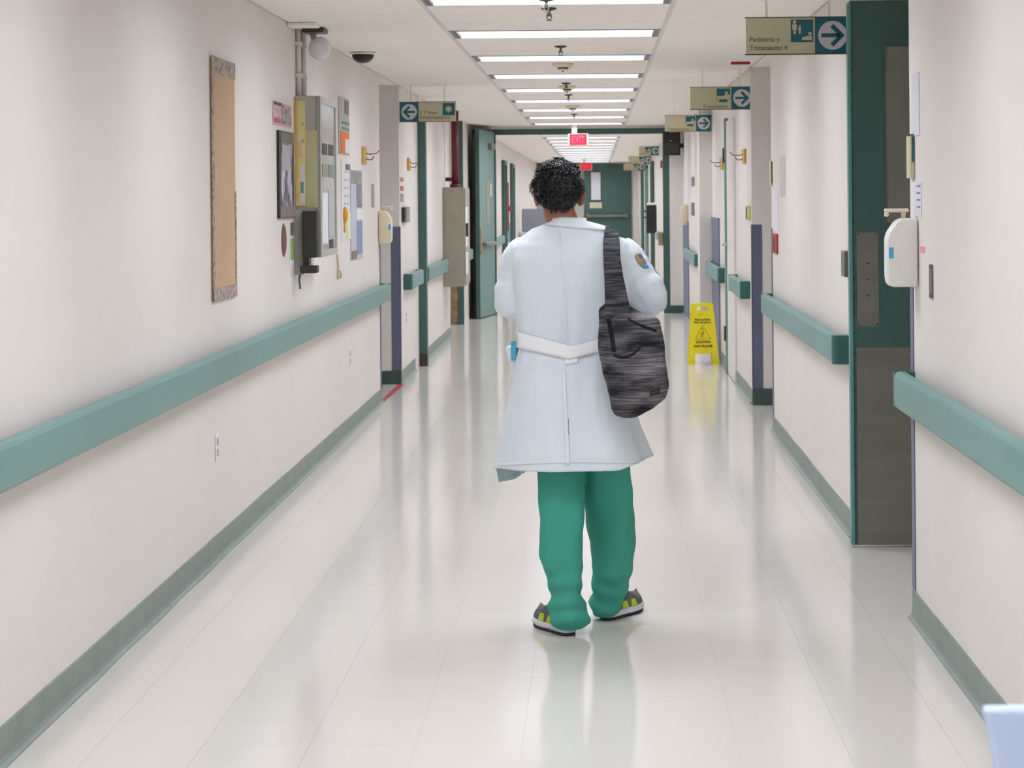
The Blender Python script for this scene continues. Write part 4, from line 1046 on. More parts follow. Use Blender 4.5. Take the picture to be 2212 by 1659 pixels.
def smooth_path(pts, rs, m=5):
    pts = [Vector(p) for p in pts]; P, R = [], []
    for i in range(len(pts) - 1):
        p0, p1, p2, p3 = pts[max(i-1, 0)], pts[i], pts[i+1], pts[min(i+2, len(pts)-1)]
        for k in range(m):
            t_ = k / m
            P.append(0.5 * ((2*p1) + (p2 - p0)*t_ + (2*p0 - 5*p1 + 4*p2 - p3)*t_*t_ + (3*p1 - p0 - 3*p2 + p3)*t_**3)); R.append(rs[i] + (rs[i+1] - rs[i])*t_)
    P.append(pts[-1]); R.append(rs[-1]); return P, R

M_SKIN = mat('skin', (156, 104, 80), .5, var=.06, vscale=12)
M_HAIR = mat('hair_black', (11, 10, 12), .5, var=.15, vscale=40)
M_COAT = mat('coat_white', (226, 235, 243), .75, var=.015, vscale=5, bump=.05, bscale=160, spec=.25)
M_SCRUB = mat('scrub_green', (72, 164, 146), .8, var=.05, vscale=5, bump=.05, bscale=220, spec=.2)

BASE = Vector((P3(1235, 1375, 8.45).x, 8.60, 0))
LS, LE, LW = P3(1130, 545, DP + .01), P3(1104, 648, DP + .0), P3(1178, 668, DP + .22)
RS, RE, RW = P3(1340, 548, DP + .01), P3(1401, 641, DP - .02), P3(1326, 664, DP + .22)
HC = P3(1206, 418, DP + .03)                       # centre of the head
NB = P3(1226, 506, DP + .0)                        # base of the neck
LH, RH = P3(1205, 900, DP + .02), P3(1300, 900, DP + .04)
LK, RK = P3(1214, 1120, DP - .01), P3(1318, 1120, DP + .14)
LA_, RA_ = P3(1226, 1328, 8.47), P3(1312, 1298, 8.80)

# --- body: one continuous surface under the clothes
bm = new_bm()
ellipsoid(bm, HC + Vector((0, 0, .022)), (.076, .096, .092))
ellipsoid(bm, HC + Vector((0, .030, -.045)), (.060, .064, .072))
ellipsoid(bm, HC + Vector((0, .060, -.088)), (.030, .028, .026))        # chin
ellipsoid(bm, HC + Vector((0, .090, -.020)), (.014, .018, .026))        # nose
ellipsoid(bm, HC + Vector((0, .088, .022)), (.05, .014, .010))          # brow
ellipsoid(bm, HC + Vector((0, .088, -.058)), (.024, .012, .009))        # lips
for s in (-1, 1):
    ellipsoid(bm, HC + Vector((.088 if s > 0 else -.078, .0, -.010)), (.012, .020, .036), Matrix.Rotation(s * .35, 4, 'Z'))
    ellipsoid(bm, HC + Vector((s * .079, .0, -.035)), (.009, .012, .014))
P, R = smooth_path([NB + Vector((0, 0, -.05)), NB + Vector((-.004, .004, .0)), HC + Vector((.004, -.012, -.07)), HC + Vector((0, 0, -.02))], [.075, .060, .058, .055])
tube(bm, P, R, 20)
P, R = smooth_path([NB + Vector((0, 0, -.03)), NB + Vector((0, 0, -.16)), P3(1232, 720, DP), P3(1245, 850, DP + .01), P3(1250, 930, DP + .02)], [.06, .135, .115, .135, .12]); tube(bm, P, R, 24)
for a, b, c in ((LS, LE, LW), (RS, RE, RW)):
    P, R = smooth_path([NB + Vector((0, 0, -.06)), a, (a + b)/2, b, (b + c)/2, c], [.05, .052, .045, .040, .037, .027]); tube(bm, P, R, 16)
for a, b, c in ((LH, LK, LA_), (RH, RK, RA_)):
    P, R = smooth_path([a, (a + b)/2, b, (b + c)/2, c], [.085, .072, .055, .050, .036]); tube(bm, P, R, 16)
def hand(w, fwd, side):
    """palm and five curled fingers; fwd: pointing direction, side: direction of the thumb"""
    fwd = fwd.normalized(); up = Vector((0, 0, 1)); th = (side - fwd * side.dot(fwd)).normalized(); nrm = fwd.cross(th).normalized()
    if nrm.z > 0: nrm = -nrm                        # palm faces down
    pc = w + fwd * .05
    for k in range(5): ellipsoid(bm, w + fwd * (.018 + .016 * k), (.024 + .004 * min(k, 2), .024 + .004 * min(k, 2), .014), sub=2)
    for i, ln in enumerate((.072, .082, .076, .060)):
        o_ = (1.5 - i) * .019
        b0 = w + fwd * .085 + th * o_
        b1 = b0 + fwd * ln * .45 + nrm * .004; b2 = b1 + fwd * ln * .28 + nrm * ln * .22; b3 = b2 + fwd * ln * .10 + nrm * ln * .24
        P, R = smooth_path([b0 - fwd * .02, b0, b1, b2, b3], [.010, .0098, .009, .0085, .0072], 3); tube(bm, P, R, 8)
    t0 = w + fwd * .030 + th * .022
    P, R = smooth_path([t0 - th * .01, t0 + th * .016 + fwd * .020, t0 + th * .026 + fwd * .046 + nrm * .008, t0 + th * .026 + fwd * .066 + nrm * .016], [.012, .0115, .010, .008], 3); tube(bm, P, R, 8)
hand(LW, Vector((.55, .8, .10)), Vector((.6, -.4, .6)))
hand(RW, Vector((-.55, .8, .10)), Vector((-.6, -.4, .6)))
me = remesh_obj(bm, .0055, 4, .5)
for v in me.vertices: v.co -= BASE
person = obj('person', me, M_SKIN, None, True); person.location = BASE
tag(person, 'person in white lab coat and green scrub trousers walking away down the corridor', 'person')
for s in (-1, 1):
    bm = new_bm(); ellipsoid(bm, HC + Vector((s * .032, .082, .006)), (.012, .010, .007)); e = obj('eye', bm, M_WHITEP, person, True)
    bm = new_bm(); ellipsoid(bm, HC + Vector((s * .032, .0905, .006)), (.006, .003, .006), sub=2); obj('iris', bm, M_BLACK, e, True)

# --- hair: thick short crop with tufts, open over the face
def hair_r(dirv):
    """outer surface of the hair for a direction from the head centre"""
    n_ = .012 * noise.noise(dirv * 3.1) + .006 * noise.noise(dirv * 8.0)
    rx, ry, rz = .093, .110, .118
    if dirv.z < 0: rx, ry, rz = .090 - .024 * min(1, -dirv.z * 1.6), .104, .13
    k = 1 / math.sqrt((dirv.x/rx)**2 + (dirv.y/ry)**2 + (dirv.z/rz)**2)
    return k + n_
HCH = HC + Vector((-.001, -.006, .008))
def hair_ok(dv):
    if dv.y > .30 and dv.z < .42: return False        # face
    if dv.y > .02 and dv.z < -.15: return False
    if dv.z < -.66: return False
    if dv.x > .66 and dv.z < .06 and dv.y > -.42: return False   # around the ears
    return True
bm = new_bm()
bmesh.ops.create_icosphere(bm, subdivisions=5, radius=1)
kill = [v for v in bm.verts if not hair_ok(v.co.normalized())]
bmesh.ops.delete(bm, geom=kill, context='VERTS')
for v in bm.verts:
    d_ = v.co.normalized(); v.co = HCH + d_ * (hair_r(d_) - .004)
base_edges = [e for e in bm.edges if e.is_boundary]
r = bmesh.ops.extrude_edge_only(bm, edges=base_edges)
for v in [g_ for g_ in r['geom'] if isinstance(g_, bmesh.types.BMVert)]:
    v.co = HCH + (v.co - HCH) * .78
hair = obj('hair', bm, M_HAIR, person, True)
bm = new_bm(); cnt = 0
while cnt < 2600:
    d_ = Vector((random.gauss(0, 1), random.gauss(0, 1), random.gauss(0, 1))).normalized()
    if not hair_ok(d_): continue
    cnt += 1
    root = HCH + d_ * (hair_r(d_) - .010)
    flow = Vector((random.gauss(0, .35), random.gauss(0, .35) - (.2 if d_.z > .3 else 0), -.9 if d_.z < .55 else random.gauss(.1, .5)))
    flow = (flow - d_ * flow.dot(d_)).normalized()
    ln = random.uniform(.014, .028); lift = random.uniform(.25, .75) if d_.z > .1 else random.uniform(.1, .3)
    mid = root + flow * ln * .5 + d_ * (.010 + ln * lift * .3); tip = root + flow * ln + d_ * (.008 + ln * lift * .45)
    if d_.z < -.5: tip = root + flow * ln * .6 + d_ * .006
    sd = d_.cross(flow).normalized() * random.uniform(.0012, .0026)
    a, b, c, e, t_ = bm.verts.new(root - sd), bm.verts.new(root + sd), bm.verts.new(mid + sd * .8 + d_ * .001), bm.verts.new(mid - sd * .8), bm.verts.new(tip)
    bm.faces.new((a, b, c, e)); bm.faces.new((e, c, t_))
tag(obj('hair_strands', bm, M_HAIR, hair), kind='stuff')

# --- lab coat: torso, sleeves and skirt in one continuous shell
TOR = [(470, 1196, 1258, .062, .0), (480, 1186, 1272, .070, .0), (488, 1166, 1296, .078, .0), (498, 1146, 1320, .088, -.005), (512, 1126, 1340, .102, -.01), (530, 1112, 1352, .118, -.015), (560, 1106, 1360, .135, -.018),
       (620, 1106, 1362, .142, -.010), (690, 1116, 1352, .138, .0), (745, 1121, 1346, .134, .005), (790, 1112, 1352, .145, .008), (850, 1100, 1362, .165, .012), (920, 1086, 1380, .185, .018), (975, 1076, 1394, .205, .024), (1014, 1068, 1404, .215, .03)]
def coat_wob(th, py):
    w_ = 0.0
    if py > 780:
        k = min(1, (py - 780) / 200)
        w_ += k * (.030 * math.sin(th * 6 + .6) + .018 * math.sin(th * 11 + 1.9))
    k2 = max(0, 1 - abs(py - 745) / 90)
    w_ += k2 * .020 * math.sin(th * 17 + py * .01) * (1 if math.sin(th) < .2 else .6)
    w_ += .012 * noise.noise((math.cos(th) * 1.6, math.sin(th) * 1.6, py * .012))
    return w_
bm = new_bm()
rings = [row_ring(TOR, py, DP, 96, 2.25 + .5 * max(0, min(1, (py - 520) / 60)) * max(0, min(1, (800 - py) / 60)), coat_wob) for py in [470 + i * 4 for i in range(137)]]
ring_loft(bm, rings)
for a, b, c, rr_ in ((LS, LE, LW, 1.0), (RS, RE, RW, 1.08)):
    P, R = smooth_path([NB + (a - NB) * .6 + Vector((0, 0, -.035)), a + Vector((0, 0, -.012)), (a * .5 + b * .5), b + (b - a).normalized() * .006, b * .45 + c * .55 + Vector((0, 0, -.006)), c], [.050 * rr_, .070 * rr_, .070 * rr_, .062 * rr_, .056 * rr_, .046], 8)
    # wrinkles in the sleeve
    R = [r_ * (1 + .05 * math.sin(i * 1.9) * (1 if i > 12 else .3)) for i, r_ in enumerate(R)]
    tube(bm, P, R, 28)
bmesh.ops.recalc_face_normals(bm, faces=bm.faces[:])
cm = remesh_obj(bm, .0075, 4, .5)
bm = new_bm(); bm.from_mesh(cm)
hemz = P3(1235, 1012, DP).z
zwaist = P3(1230, 745, DP).z
cxx = P3(1236, 800, DP).x
# trim: open hem, open front below the chest
kill = [f for f in bm.faces if f.calc_center_median().z < hemz + .010 or (f.calc_center_median().y > DP + .02 and abs(f.calc_center_median().x - cxx) < .045 and f.calc_center_median().z < zwaist + .25 and f.normal.y > .4 and f.calc_center_median().y > DP + .09)]
bmesh.ops.delete(bm, geom=kill, context='FACES')
# front panels hang lower at the left corner, a little at the right
for v in bm.verts:
    k = max(0, min(1, (hemz + .30 - v.co.z) / .30))
    if v.co.y > DP + .03:
        kl = max(0, min(1, (cxx - .10 - v.co.x) / .12)); kr = max(0, min(1, (v.co.x - cxx - .17) / .10))
        ky = min(1, (v.co.y - DP - .03) / .05)
        v.co.z -= k * ky * (.070 * kl)
        v.co.x += k * ky * .020 * kr
    v.co.z += .030 * k * max(0, min(1, (v.co.x - cxx - .17) / .10))
bm.normal_update()
for v in bm.verts:
    c = v.co
    arm = max(0, min(1, (abs(c.x - cxx) - .19) / .05)) if c.z > zwaist else 0
    q = Vector((c.x * 15, c.y * 12, c.z * 4.5 + c.x * 5)) if arm < .3 else Vector((c.x * 12, c.y * 12, c.z * 15 + abs(c.x - cxx) * 20))
    v.co = c + v.normal * ((.0050 + .0050 * arm) * noise.noise(q) + .0020 * noise.noise(q * 2.3))
for v in bm.verts:                                    # soft vertical drape lines in the back
    if v.co.y < DP and v.co.z > zwaist:
        v.co.y += .0038 * math.sin(v.co.x * 95 + 1.5 * math.sin(v.co.z * 9)) * max(0, min(1, (1.30 - v.co.z) / .25))
bmesh.ops.recalc_face_normals(bm, faces=bm.faces[:])
bvh = BVHTree.FromBMesh(bm)
def px_of(p): return VPX + CS * F * p.x / p.y + SN * F * (H - p.z) / p.y, VPY - SN * F * p.x / p.y + CS * F * (H - p.z) / p.y
slit = []
for f in bm.faces:
    c = f.calc_center_median()
    if c.y < DP:
        a, b = px_of(c)
        if 908 < b < 985 and abs(a - (1225 + (b - 908) * .05)) < 2.3: slit.append(f)
bmesh.ops.delete(bm, geom=slit, context='FACES')
coat_me = mesh_of(bm, 'lab_coat')
coat = obj('lab_coat', coat_me, M_COAT, person, True)
sd = coat.modifiers.new('cloth', 'SOLIDIFY'); sd.thickness = .003; sd.offset = -1
EYE = Vector((0, 0, H))
def on_coat(px, py, off=.002, tree=None):
    d_ = (P3(px, py, 8.0) - EYE).normalized()
    hit = (tree or bvh).ray_cast(EYE, d_)
    if hit[0] is None:
        near = (tree or bvh).find_nearest(P3(px, py, DP)); return near[0] + near[1] * off
    n_ = hit[1]
    if n_.dot(d_) > 0: n_ = -n_
    return hit[0] + n_ * off
def patch(nu, nv, fn, off, thick, m, name, parent, smooth=True, tree=None):
    bm = new_bm(); O, I = [], []
    for i in range(nu + 1):
        O.append([]); I.append([])
        for j in range(nv + 1):
            px, py = fn(i / nu, j / nv)
            O[-1].append(bm.verts.new(on_coat(px, py, off + thick, tree))); I[-1].append(bm.verts.new(on_coat(px, py, off, tree)))
    for i in range(nu):
        for j in range(nv):
            bm.faces.new((O[i][j], O[i+1][j], O[i+1][j+1], O[i][j+1])); bm.faces.new((I[i][j], I[i][j+1], I[i+1][j+1], I[i+1][j]))
    for i in range(nu):
        bm.faces.new((O[i][0], I[i][0], I[i+1][0], O[i+1][0])); bm.faces.new((O[i][nv], O[i+1][nv], I[i+1][nv], I[i][nv]))
    for j in range(nv):
        bm.faces.new((O[0][j], O[0][j+1], I[0][j+1], I[0][j])); bm.faces.new((O[nu][j], I[nu][j], I[nu][j+1], O[nu][j+1]))
    bmesh.ops.recalc_face_normals(bm, faces=bm.faces[:])
    return obj(name, bm, m, parent, smooth)
M_COATB = mat('coat_band', (230, 238, 245), .7, var=.01, spec=.25)
M_BELT = mat('coat_belt', (246, 248, 250), .7, var=.01, spec=.25)
# belt: two tabs meeting in a shallow V at the back
patch(24, 4, lambda a, b: (1121 + a * 110, 717 + a * 29 + b * (34 - a * 3)), .003, .007, M_BELT, 'belt', coat)
patch(18, 4, lambda a, b: (1228 + a * 86, 748 - a * 20 + b * 28), .007, .005, M_BELT, 'belt', coat)
patch(6, 4, lambda a, b: (1221 + a * 28, 770 - a * 5 + b * 18), .002, .004, M_BELT, 'belt_tab', coat)
# collar
def collar_fn(a, b):
    lo = 488 + 12 * a; hi = 473 + max(0, a - .45) * 36 + max(0, .28 - a) * 48
    return 1180 + a * 128, hi + (lo - hi) * b
patch(28, 6, collar_fn, .002, .006, M_COATB, 'collar', coat)
bm = new_bm(); ringA = []
for k in range(40):
    th = 2 * math.pi * k / 40
    if math.pi * .38 < th < math.pi * .62: continue
    ringA.append(th)
ringA = [t_ for t_ in ringA if t_ >= math.pi * .62] + [t_ for t_ in ringA if t_ <= math.pi * .38]
prev = None
nbc = P3(1227, 478, DP)
for th in ringA:
    o_ = Vector((math.cos(th), math.sin(th), 0))
    pts = [nbc + Vector((o_.x * .078, o_.y * .074, -.028 + .012 * (1 if o_.y > 0 else 0))), nbc + Vector((o_.x * .066, o_.y * .064, .012 - .025 * max(0, o_.y))), nbc + Vector((o_.x * .060, o_.y * .058, .010 - .025 * max(0, o_.y)))]
    cur = [bm.verts.new(p) for p in pts]
    if prev:
        for i in range(2): bm.faces.new((prev[i], cur[i], cur[i+1], prev[i+1]))
    prev = cur
bmesh.ops.recalc_face_normals(bm, faces=bm.faces[:])
cs = obj('collar_stand', bm, M_COATB, coat, True); m_ = cs.modifiers.new('t', 'SOLIDIFY'); m_.thickness = .003
# centre back seam, vent, hem
patch(60, 2, lambda a, b: (1206 + a * 18 + b * 4, 500 + a * 236), .0006, .0014, M_COATB, 'back_seam', coat)
patch(50, 3, lambda a, b: (1213 + a * 9 + b * 9, 800 + a * 203), .0006, .006, M_COATB, 'vent_flap', coat)
patch(60, 2, lambda a, b: (1076 + a * 320, 1001 - a * 4 + b * 6 - 5 * math.sin(a * 3.1)), .0006, .0014, M_COATB, 'hem_band', coat)
# sleeve emblem
M_TAN = mat('emblem_tan', (176, 148, 110), .7, vscale=60, rgb2=(150, 132, 112))
def oval(px, py, ru, rv, ang):
    def fn(a, b):
        x_ = (a - .5) * 2; y_ = (b - .5) * 2
        X, Y = x_ * math.sqrt(max(0, 1 - y_*y_/2)), y_ * math.sqrt(max(0, 1 - x_*x_/2))
        return px + ru*X*math.cos(ang) - rv*Y*math.sin(ang), py + ru*X*math.sin(ang) + rv*Y*math.cos(ang)
    return fn
em = patch(10, 10, oval(1384, 564, 19, 8, .95), .001, .002, M_TAN, 'sleeve_emblem', coat)
patch(6, 6, oval(1394, 576, 7, 4, .5), .003, .0015, mat('emblem_blue', (60, 150, 214), .6), 'emblem_ribbon', coat)
patch(6, 6, oval(1383, 554, 7, 3, .9), .003, .0015, mat('emblem_navy', (70, 110, 150), .6), 'emblem_ribbon', coat)
# pocket at the left hip and blue paper in it
def ppoly(pts, d): return [(P3(a, b, d).x, P3(a, b, d).z) for a, b in pts]
obj('pocket', prism(ppoly([(1091, 752), (1126, 744), (1128, 806), (1105, 797)], DP), 'y', DP, DP + .11, bevel=.006), M_COAT, coat, True)
pk = obj('folded_paper', prism(ppoly([(1104, 738), (1117, 736), (1115, 773), (1104, 779)], DP - .02), 'y', DP - .022, DP - .0005, bevel=.001, seg=1), mat('paper_cyan', (70, 168, 196), .6)); tag(pk, 'folded bright blue paper sticking out of the lab coat pocket', 'paper')

# --- scrub trousers
STOP = [(486, 1190, 1266, .062, .004), (500, 1160, 1300, .078, .0), (525, 1128, 1334, .102, -.004), (560, 1122, 1344, .120, -.006), (640, 1124, 1344, .126, .002), (745, 1134, 1334, .122, .010), (850, 1126, 1340, .135, .012), (930, 1130, 1346, .140, .02)]
bm = new_bm()
ring_loft(bm, [row_ring(STOP, 486 + i * 6, DP, 64, 2.25, lambda th, py: .012 * noise.noise((math.cos(th) * 2, math.sin(th) * 2, py * .02))) for i in range(75)])
bmesh.ops.recalc_face_normals(bm, faces=bm.faces[:])
obj('scrub_top', bm, M_SCRUB, person, True)
LLEG = [(900, 1150, 1256, .10, .0), (1000, 1158, 1263, .10, .0), (1100, 1163, 1262, .095, .0), (1200, 1167, 1260, .088, .0), (1245, 1180, 1259, .078, .0), (1285, 1190, 1258, .072, .0), (1305, 1186, 1264, .080, .0), (1325, 1184, 1272, .085, .0), (1345, 1190, 1272, .078, .0), (1357, 1200, 1262, .066, .0)]
RLEG = [(900, 1244, 1352, .10, .0), (1000, 1258, 1362, .105, .0), (1060, 1260, 1368, .105, .0), (1120, 1265, 1372, .100, .0), (1170, 1273, 1371, .095, .0), (1220, 1277, 1367, .09, .0), (1255, 1279, 1360, .085, .0), (1280, 1277, 1352, .08, .0), (1300, 1272, 1346, .082, .0), (1318, 1276, 1338, .08, .0), (1330, 1282, 1326, .07, .0)]
def leg_path(rows, da, db, py):
    t_ = max(0, min(1, (py - 900) / (rows[-1][0] - 900))); return da + (db - da) * t_ ** 1.2
def leg_wob(seed):
    def f(th, py):
        k = max(0, min(1, (py - 1200) / 80))
        w_ = .05 * noise.noise((math.cos(th) * 1.4 + seed, math.sin(th) * 1.4, py * .013))
        w_ += .022 * math.sin(py * .055 + 3.0 * math.cos(th - .6) + seed) + .012 * math.sin(py * .11 - 4.0 * math.cos(th + 1.1))
        w_ += k * .08 * math.sin(py * .16 + 2.2 * math.cos(th + seed)) + .03 * math.sin(th * 3 + py * .018 + seed)
        return w_
    return f
bm = new_bm()
for rows, da, db, sd_ in ((LLEG, DP + .02, 8.48, 1.3), (RLEG, DP + .05, 8.80, 4.1)):
    rings = []
    py = 900
    while py <= rows[-1][0]:
        dcur = leg_path(rows, da, db, py)
        rings.append(row_ring(rows, py, dcur, 48, 2.2, leg_wob(sd_))); py += 4
    ring_loft(bm, rings)
bmesh.ops.recalc_face_normals(bm, faces=bm.faces[:])
tm = remesh_obj(bm, .0065, 3, .5)
obj('trousers', tm, M_SCRUB, person, True)

# --- running shoes
M_SOLEW = mat('sole_white', (226, 226, 230), .5); M_SOLED = mat('sole_navy', (42, 46, 62), .6)
M_UPPER = mat('shoe_grey', (70, 72, 74), .7, vscale=30, rgb2=(110, 112, 108)); M_NEON = mat('shoe_neon', (190, 214, 40), .5)
def shoe(heel, ang, lift=0.0):
    """heel: ground point under the back of the heel; ang: toe-out angle, positive to the right"""
    root = thing_part = bpy.data.objects.new('shoe', None); C.objects.link(root); root.empty_display_size = .05
    root.location = (0, 0, 0); attach(root, person)
    Mx = Matrix.Translation(heel) @ Matrix.Rotation(-ang, 4, 'Z') @ Matrix.Rotation(lift, 4, 'X')
    def outline(f):      # half width along the length
        return .030 + .014 * math.sin(min(1, f * 1.15) * math.pi * .75) + .012 * max(0, math.sin((f - .35) * math.pi / .65)) - (.038 * max(0, (f - .86) / .14) ** 2) - .012 * max(0, (.10 - f) / .10) ** 2
    Ln = .285
    def slab(z0, z1, grow, m, name):
        bm = new_bm(); L_, n = [], 26
        pts = [(outline(i/n) + grow, Ln * i / n) for i in range(n + 1)]
        poly = [(w_, y) for w_, y in pts] + [(-w_, y) for w_, y in pts[::-1]]
        rings = []
        for z, ins in ((z0, .004), (z0 + .003, 0), (z1 - .003, 0), (z1, .003)):
            rings.append([Vector((x - math.copysign(ins, x), y, z + (.018 * max(0, (y/Ln - .78) / .22) ** 2))) for x, y in poly])
        ring_loft(bm, rings); bmesh.ops.recalc_face_normals(bm, faces=bm.faces[:])
        bmesh.ops.transform(bm, matrix=Mx, verts=bm.verts[:]); return obj(name, bm, m, root, True)
    slab(0.0, .012, -.002, M_SOLED, 'outsole'); slab(.012, .034, .001, M_SOLEW, 'midsole')
    bm = new_bm(); rings = []
    n = 22
    for i in range(n + 1):
        f = i / n; hw = outline(f) - .003; top = .100 - .055 * max(0, min(1, (f - .28) / .45)) - .012 * max(0, (f - .75) / .25) if f < .9 else .030
        top = max(top, .012) + .034
        zb = .033 + .018 * max(0, (f - .78) / .22) ** 2
        ring = []
        for k in range(18):
            a = math.pi * k / 17; ring.append(Vector((hw * math.cos(a) * (1 - .25 * math.sin(a) * (1 if f < .5 else .6)), Ln * f * .985 + .002, zb + (top - .034) * math.sin(a) ** .8)))
        rings.append(ring)
    ring_loft(bm, rings); bmesh.ops.recalc_face_normals(bm, faces=bm.faces[:])
    bmesh.ops.transform(bm, matrix=Mx, verts=bm.verts[:]); obj('upper', bm, M_UPPER, root, True)
    for s in (-1, 1):                                  # neon side stripes and heel tab
        bm = new_bm()
        for f0 in (.06, .28, .48):
            w0, w1 = outline(f0) + .0005, outline(f0 + .14) + .0005
            vs = [bm.verts.new((s * w0, Ln * f0, .036)), bm.verts.new((s * w1, Ln * (f0 + .14), .036)), bm.verts.new((s * (w1 - .006), Ln * (f0 + .10), .062)), bm.verts.new((s * (w0 - .006), Ln * (f0 + .02), .062))]
            vi = [bm.verts.new(v.co - Vector((s * .006, 0, 0))) for v in vs]
            bm.faces.new(vs); bm.faces.new(vi[::-1])
            for i in range(4): bm.faces.new((vs[i], vi[i], vi[(i+1) % 4], vs[(i+1) % 4]))
        bmesh.ops.recalc_face_normals(bm, faces=bm.faces[:])
        bmesh.ops.transform(bm, matrix=Mx, verts=bm.verts[:]); obj('side_stripe', bm, M_NEON, root)
    bm = boxes((-.014, .014, -.002, .008, .036, .085), bevel=.003, seg=1); bmesh.ops.transform(bm, matrix=Mx, verts=bm.verts[:]); obj('heel_tab', bm, M_NEON, root)
    return root
hl = P3(1232, 1374, F * H / UV(1232, 1374)[1]); hl.z = 0
shoe(hl, -.42)
hr = P3(1306, 1341, F * H / UV(1306, 1341)[1]); hr.z = 0
shoe(hr, .46)

# ------------------------------------------------------------------ shoulder bag
DB = 8.27
BAG = [(655, 1306, 1352, .012, .02), (668, 1292, 1372, .03, .01), (690, 1291, 1426, .045, .0), (720, 1291, 1429, .06, .0), (760, 1293, 1434, .07, .0), (800, 1301, 1442, .074, .0), (835, 1312, 1446, .072, .0), (860, 1316, 1440, .064, .0), (880, 1318, 1416, .052, .0), (895, 1326, 1388, .034, .0), (903, 1345, 1372, .012, .0)]
M_BAG = mat('bag_woven', (40, 41, 46), .85, vscale=6, rgb2=(126, 123, 126), stretch=(.9, .9, 2.6), contrast=(.38, .70), spec=.2, bump=.2, bscale=40)
def add_threads(m, fac, scale=(10, 10, 190)):
    """fine horizontal weft threads over a woven fabric"""
    nt = m.node_tree; b = nt.nodes['Principled BSDF']; src = b.inputs['Base Color'].links[0].from_socket
    tc = nt.nodes.new('ShaderNodeTexCoord'); mp = nt.nodes.new('ShaderNodeMapping'); mp.inputs['Scale'].default_value = scale
    n = nt.nodes.new('ShaderNodeTexNoise'); n.inputs['Scale'].default_value = 1.0; n.inputs['Detail'].default_value = 2
    r = nt.nodes.new('ShaderNodeValToRGB'); r.color_ramp.elements[0].position = .42; r.color_ramp.elements[1].position = .62
    r.color_ramp.elements[0].color = (1 - fac,) * 3 + (1,); r.color_ramp.elements[1].color = (1 + fac,) * 3 + (1,)
    mx = nt.nodes.new('ShaderNodeMix'); mx.data_type = 'RGBA'; mx.blend_type = 'MULTIPLY'; mx.inputs['Factor'].default_value = 1
    nt.links.new(tc.outputs['Object'], mp.inputs['Vector']); nt.links.new(mp.outputs['Vector'], n.inputs['Vector']); nt.links.new(n.outputs['Fac'], r.inputs['Fac'])
    nt.links.new(src, mx.inputs[6]); nt.links.new(r.outputs['Color'], mx.inputs[7]); nt.links.new(mx.outputs[2], b.inputs['Base Color'])
add_threads(M_BAG, .45)
M_BAGD = mat('bag_dark', (34, 36, 42), .85, vscale=16, rgb2=(96, 96, 100), spec=.2, stretch=(.6, .6, 5), bump=.15, bscale=90)
bm = new_bm(); rings = []; py = 655
def bag_wob(th, py): return .05 * noise.noise((math.cos(th) * 1.5, math.sin(th) * 1.5, py * .012)) + .02 * math.sin(py * .07 + th * 2)
while py <= 903:
    rings.append(row_ring(BAG, py, DB, 56, 2.6, bag_wob)); py += 4
ring_loft(bm, rings); bmesh.ops.recalc_face_normals(bm, faces=bm.faces[:])
bag_me = remesh_obj(bm, .006, 10, .5); bm = new_bm(); bm.from_mesh(bag_me)
bag_bvh = BVHTree.FromBMesh(bm)
M_BAGK = mat('bag_fold_shade', (20, 21, 25), .85, vscale=14, rgb2=(44, 44, 50), spec=.2)
add_threads(M_BAGD, .45)
bc = P3(1368, 780, DB)
bag = thing('shoulder_bag', 'dark grey streaked woven shoulder bag hanging from the right shoulder', 'bag', (bc.x, DB, P3(1368, 903, DB).z))
obj('body', bm, M_BAG, bag, True)
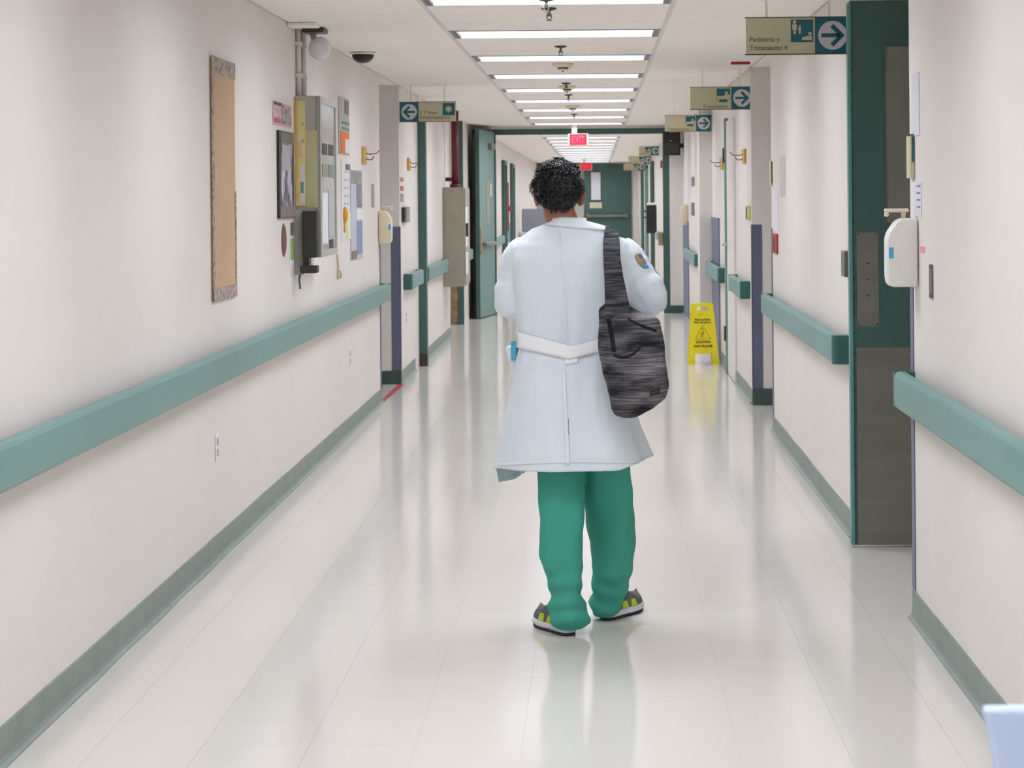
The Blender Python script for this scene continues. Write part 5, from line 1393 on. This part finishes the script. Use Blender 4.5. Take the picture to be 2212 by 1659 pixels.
# shade in the bag's folds, laid on as dark bands across the front
patch(24, 2, lambda a, b: (1306 + 22 * a + b * 9 - 6 * a * a, 672 + a * 88), .0005, .0018, M_BAGK, 'fold_shade_band', bag, tree=bag_bvh)
patch(20, 2, lambda a, b: (1326 + a * 58, 764 - 18 * a * a + 8 * math.sin(a * 3.1) + b * 6), .0005, .0018, M_BAGK, 'fold_shade_band', bag, tree=bag_bvh)
patch(22, 2, lambda a, b: (1356 + a * 62, 684 + 28 * a ** .7 + b * 6), .0005, .0018, M_BAGK, 'fold_shade_band', bag, tree=bag_bvh)
patch(8, 4, lambda a, b: (1404 + a * 21, 840 - a * 4 + b * 15), .0008, .002, M_BLACK, 'brand_patch', bag, tree=bag_bvh)
patch(8, 1, lambda a, b: (1408 + a * 13, 847 - a * 3 + b * 1.6), .003, .001, mat('bag_thread', (92, 90, 88), .7), 'stitching', bag, tree=bag_bvh)
# strap: from the bag up over the shoulder and down in front of it
sb = []
top = P3(1321, 502, DP - .005)
pts = [P3(1336, 690, DB - .035), P3(1332, 650, DB + .00), P3(1326, 600, DB + .045), P3(1322, 560, DB + .072), P3(1321, 530, DP - .125), P3(1320, 510, DP - .080), P3(1320, 500, DP - .02), P3(1321, 505, DP + .06), P3(1323, 540, DP + .125), P3(1328, 620, DP + .16)]
wd = [.050, .042, .034, .031, .030, .029, .028, .028, .028, .028]
P, R = smooth_path(pts, wd, 6)
# keep the strap outside the coat
bm = new_bm(); prev = None
for i, (p, w_) in enumerate(zip(P, R)):
    t_ = (P[min(i+1, len(P)-1)] - P[max(i-1, 0)]).normalized()
    sx = Vector((1, 0, 0)); nrm = t_.cross(sx).normalized()
    if nrm.y > 0 and p.y < DP - .05: nrm = -nrm
    ringp = []
    for k in range(9):
        o_ = (k - 4) / 4 * w_
        q = p + sx * o_
        ringp.append(q)
    ring = []
    for q in ringp:
        near = bvh.find_nearest(q)
        if near[0] is not None and (q - near[0]).dot(near[1]) < .004: q = near[0] + near[1] * .004
        ring.append(q)
    cur = [bm.verts.new(q) for q in ring]
    if prev:
        for k in range(8): bm.faces.new((prev[k], prev[k+1], cur[k+1], cur[k]))
    prev = cur
bmesh.ops.recalc_face_normals(bm, faces=bm.faces[:])
so = obj('strap', bm, M_BAGD, bag, True); m_ = so.modifiers.new('t', 'SOLIDIFY'); m_.thickness = .006; m_.offset = 1
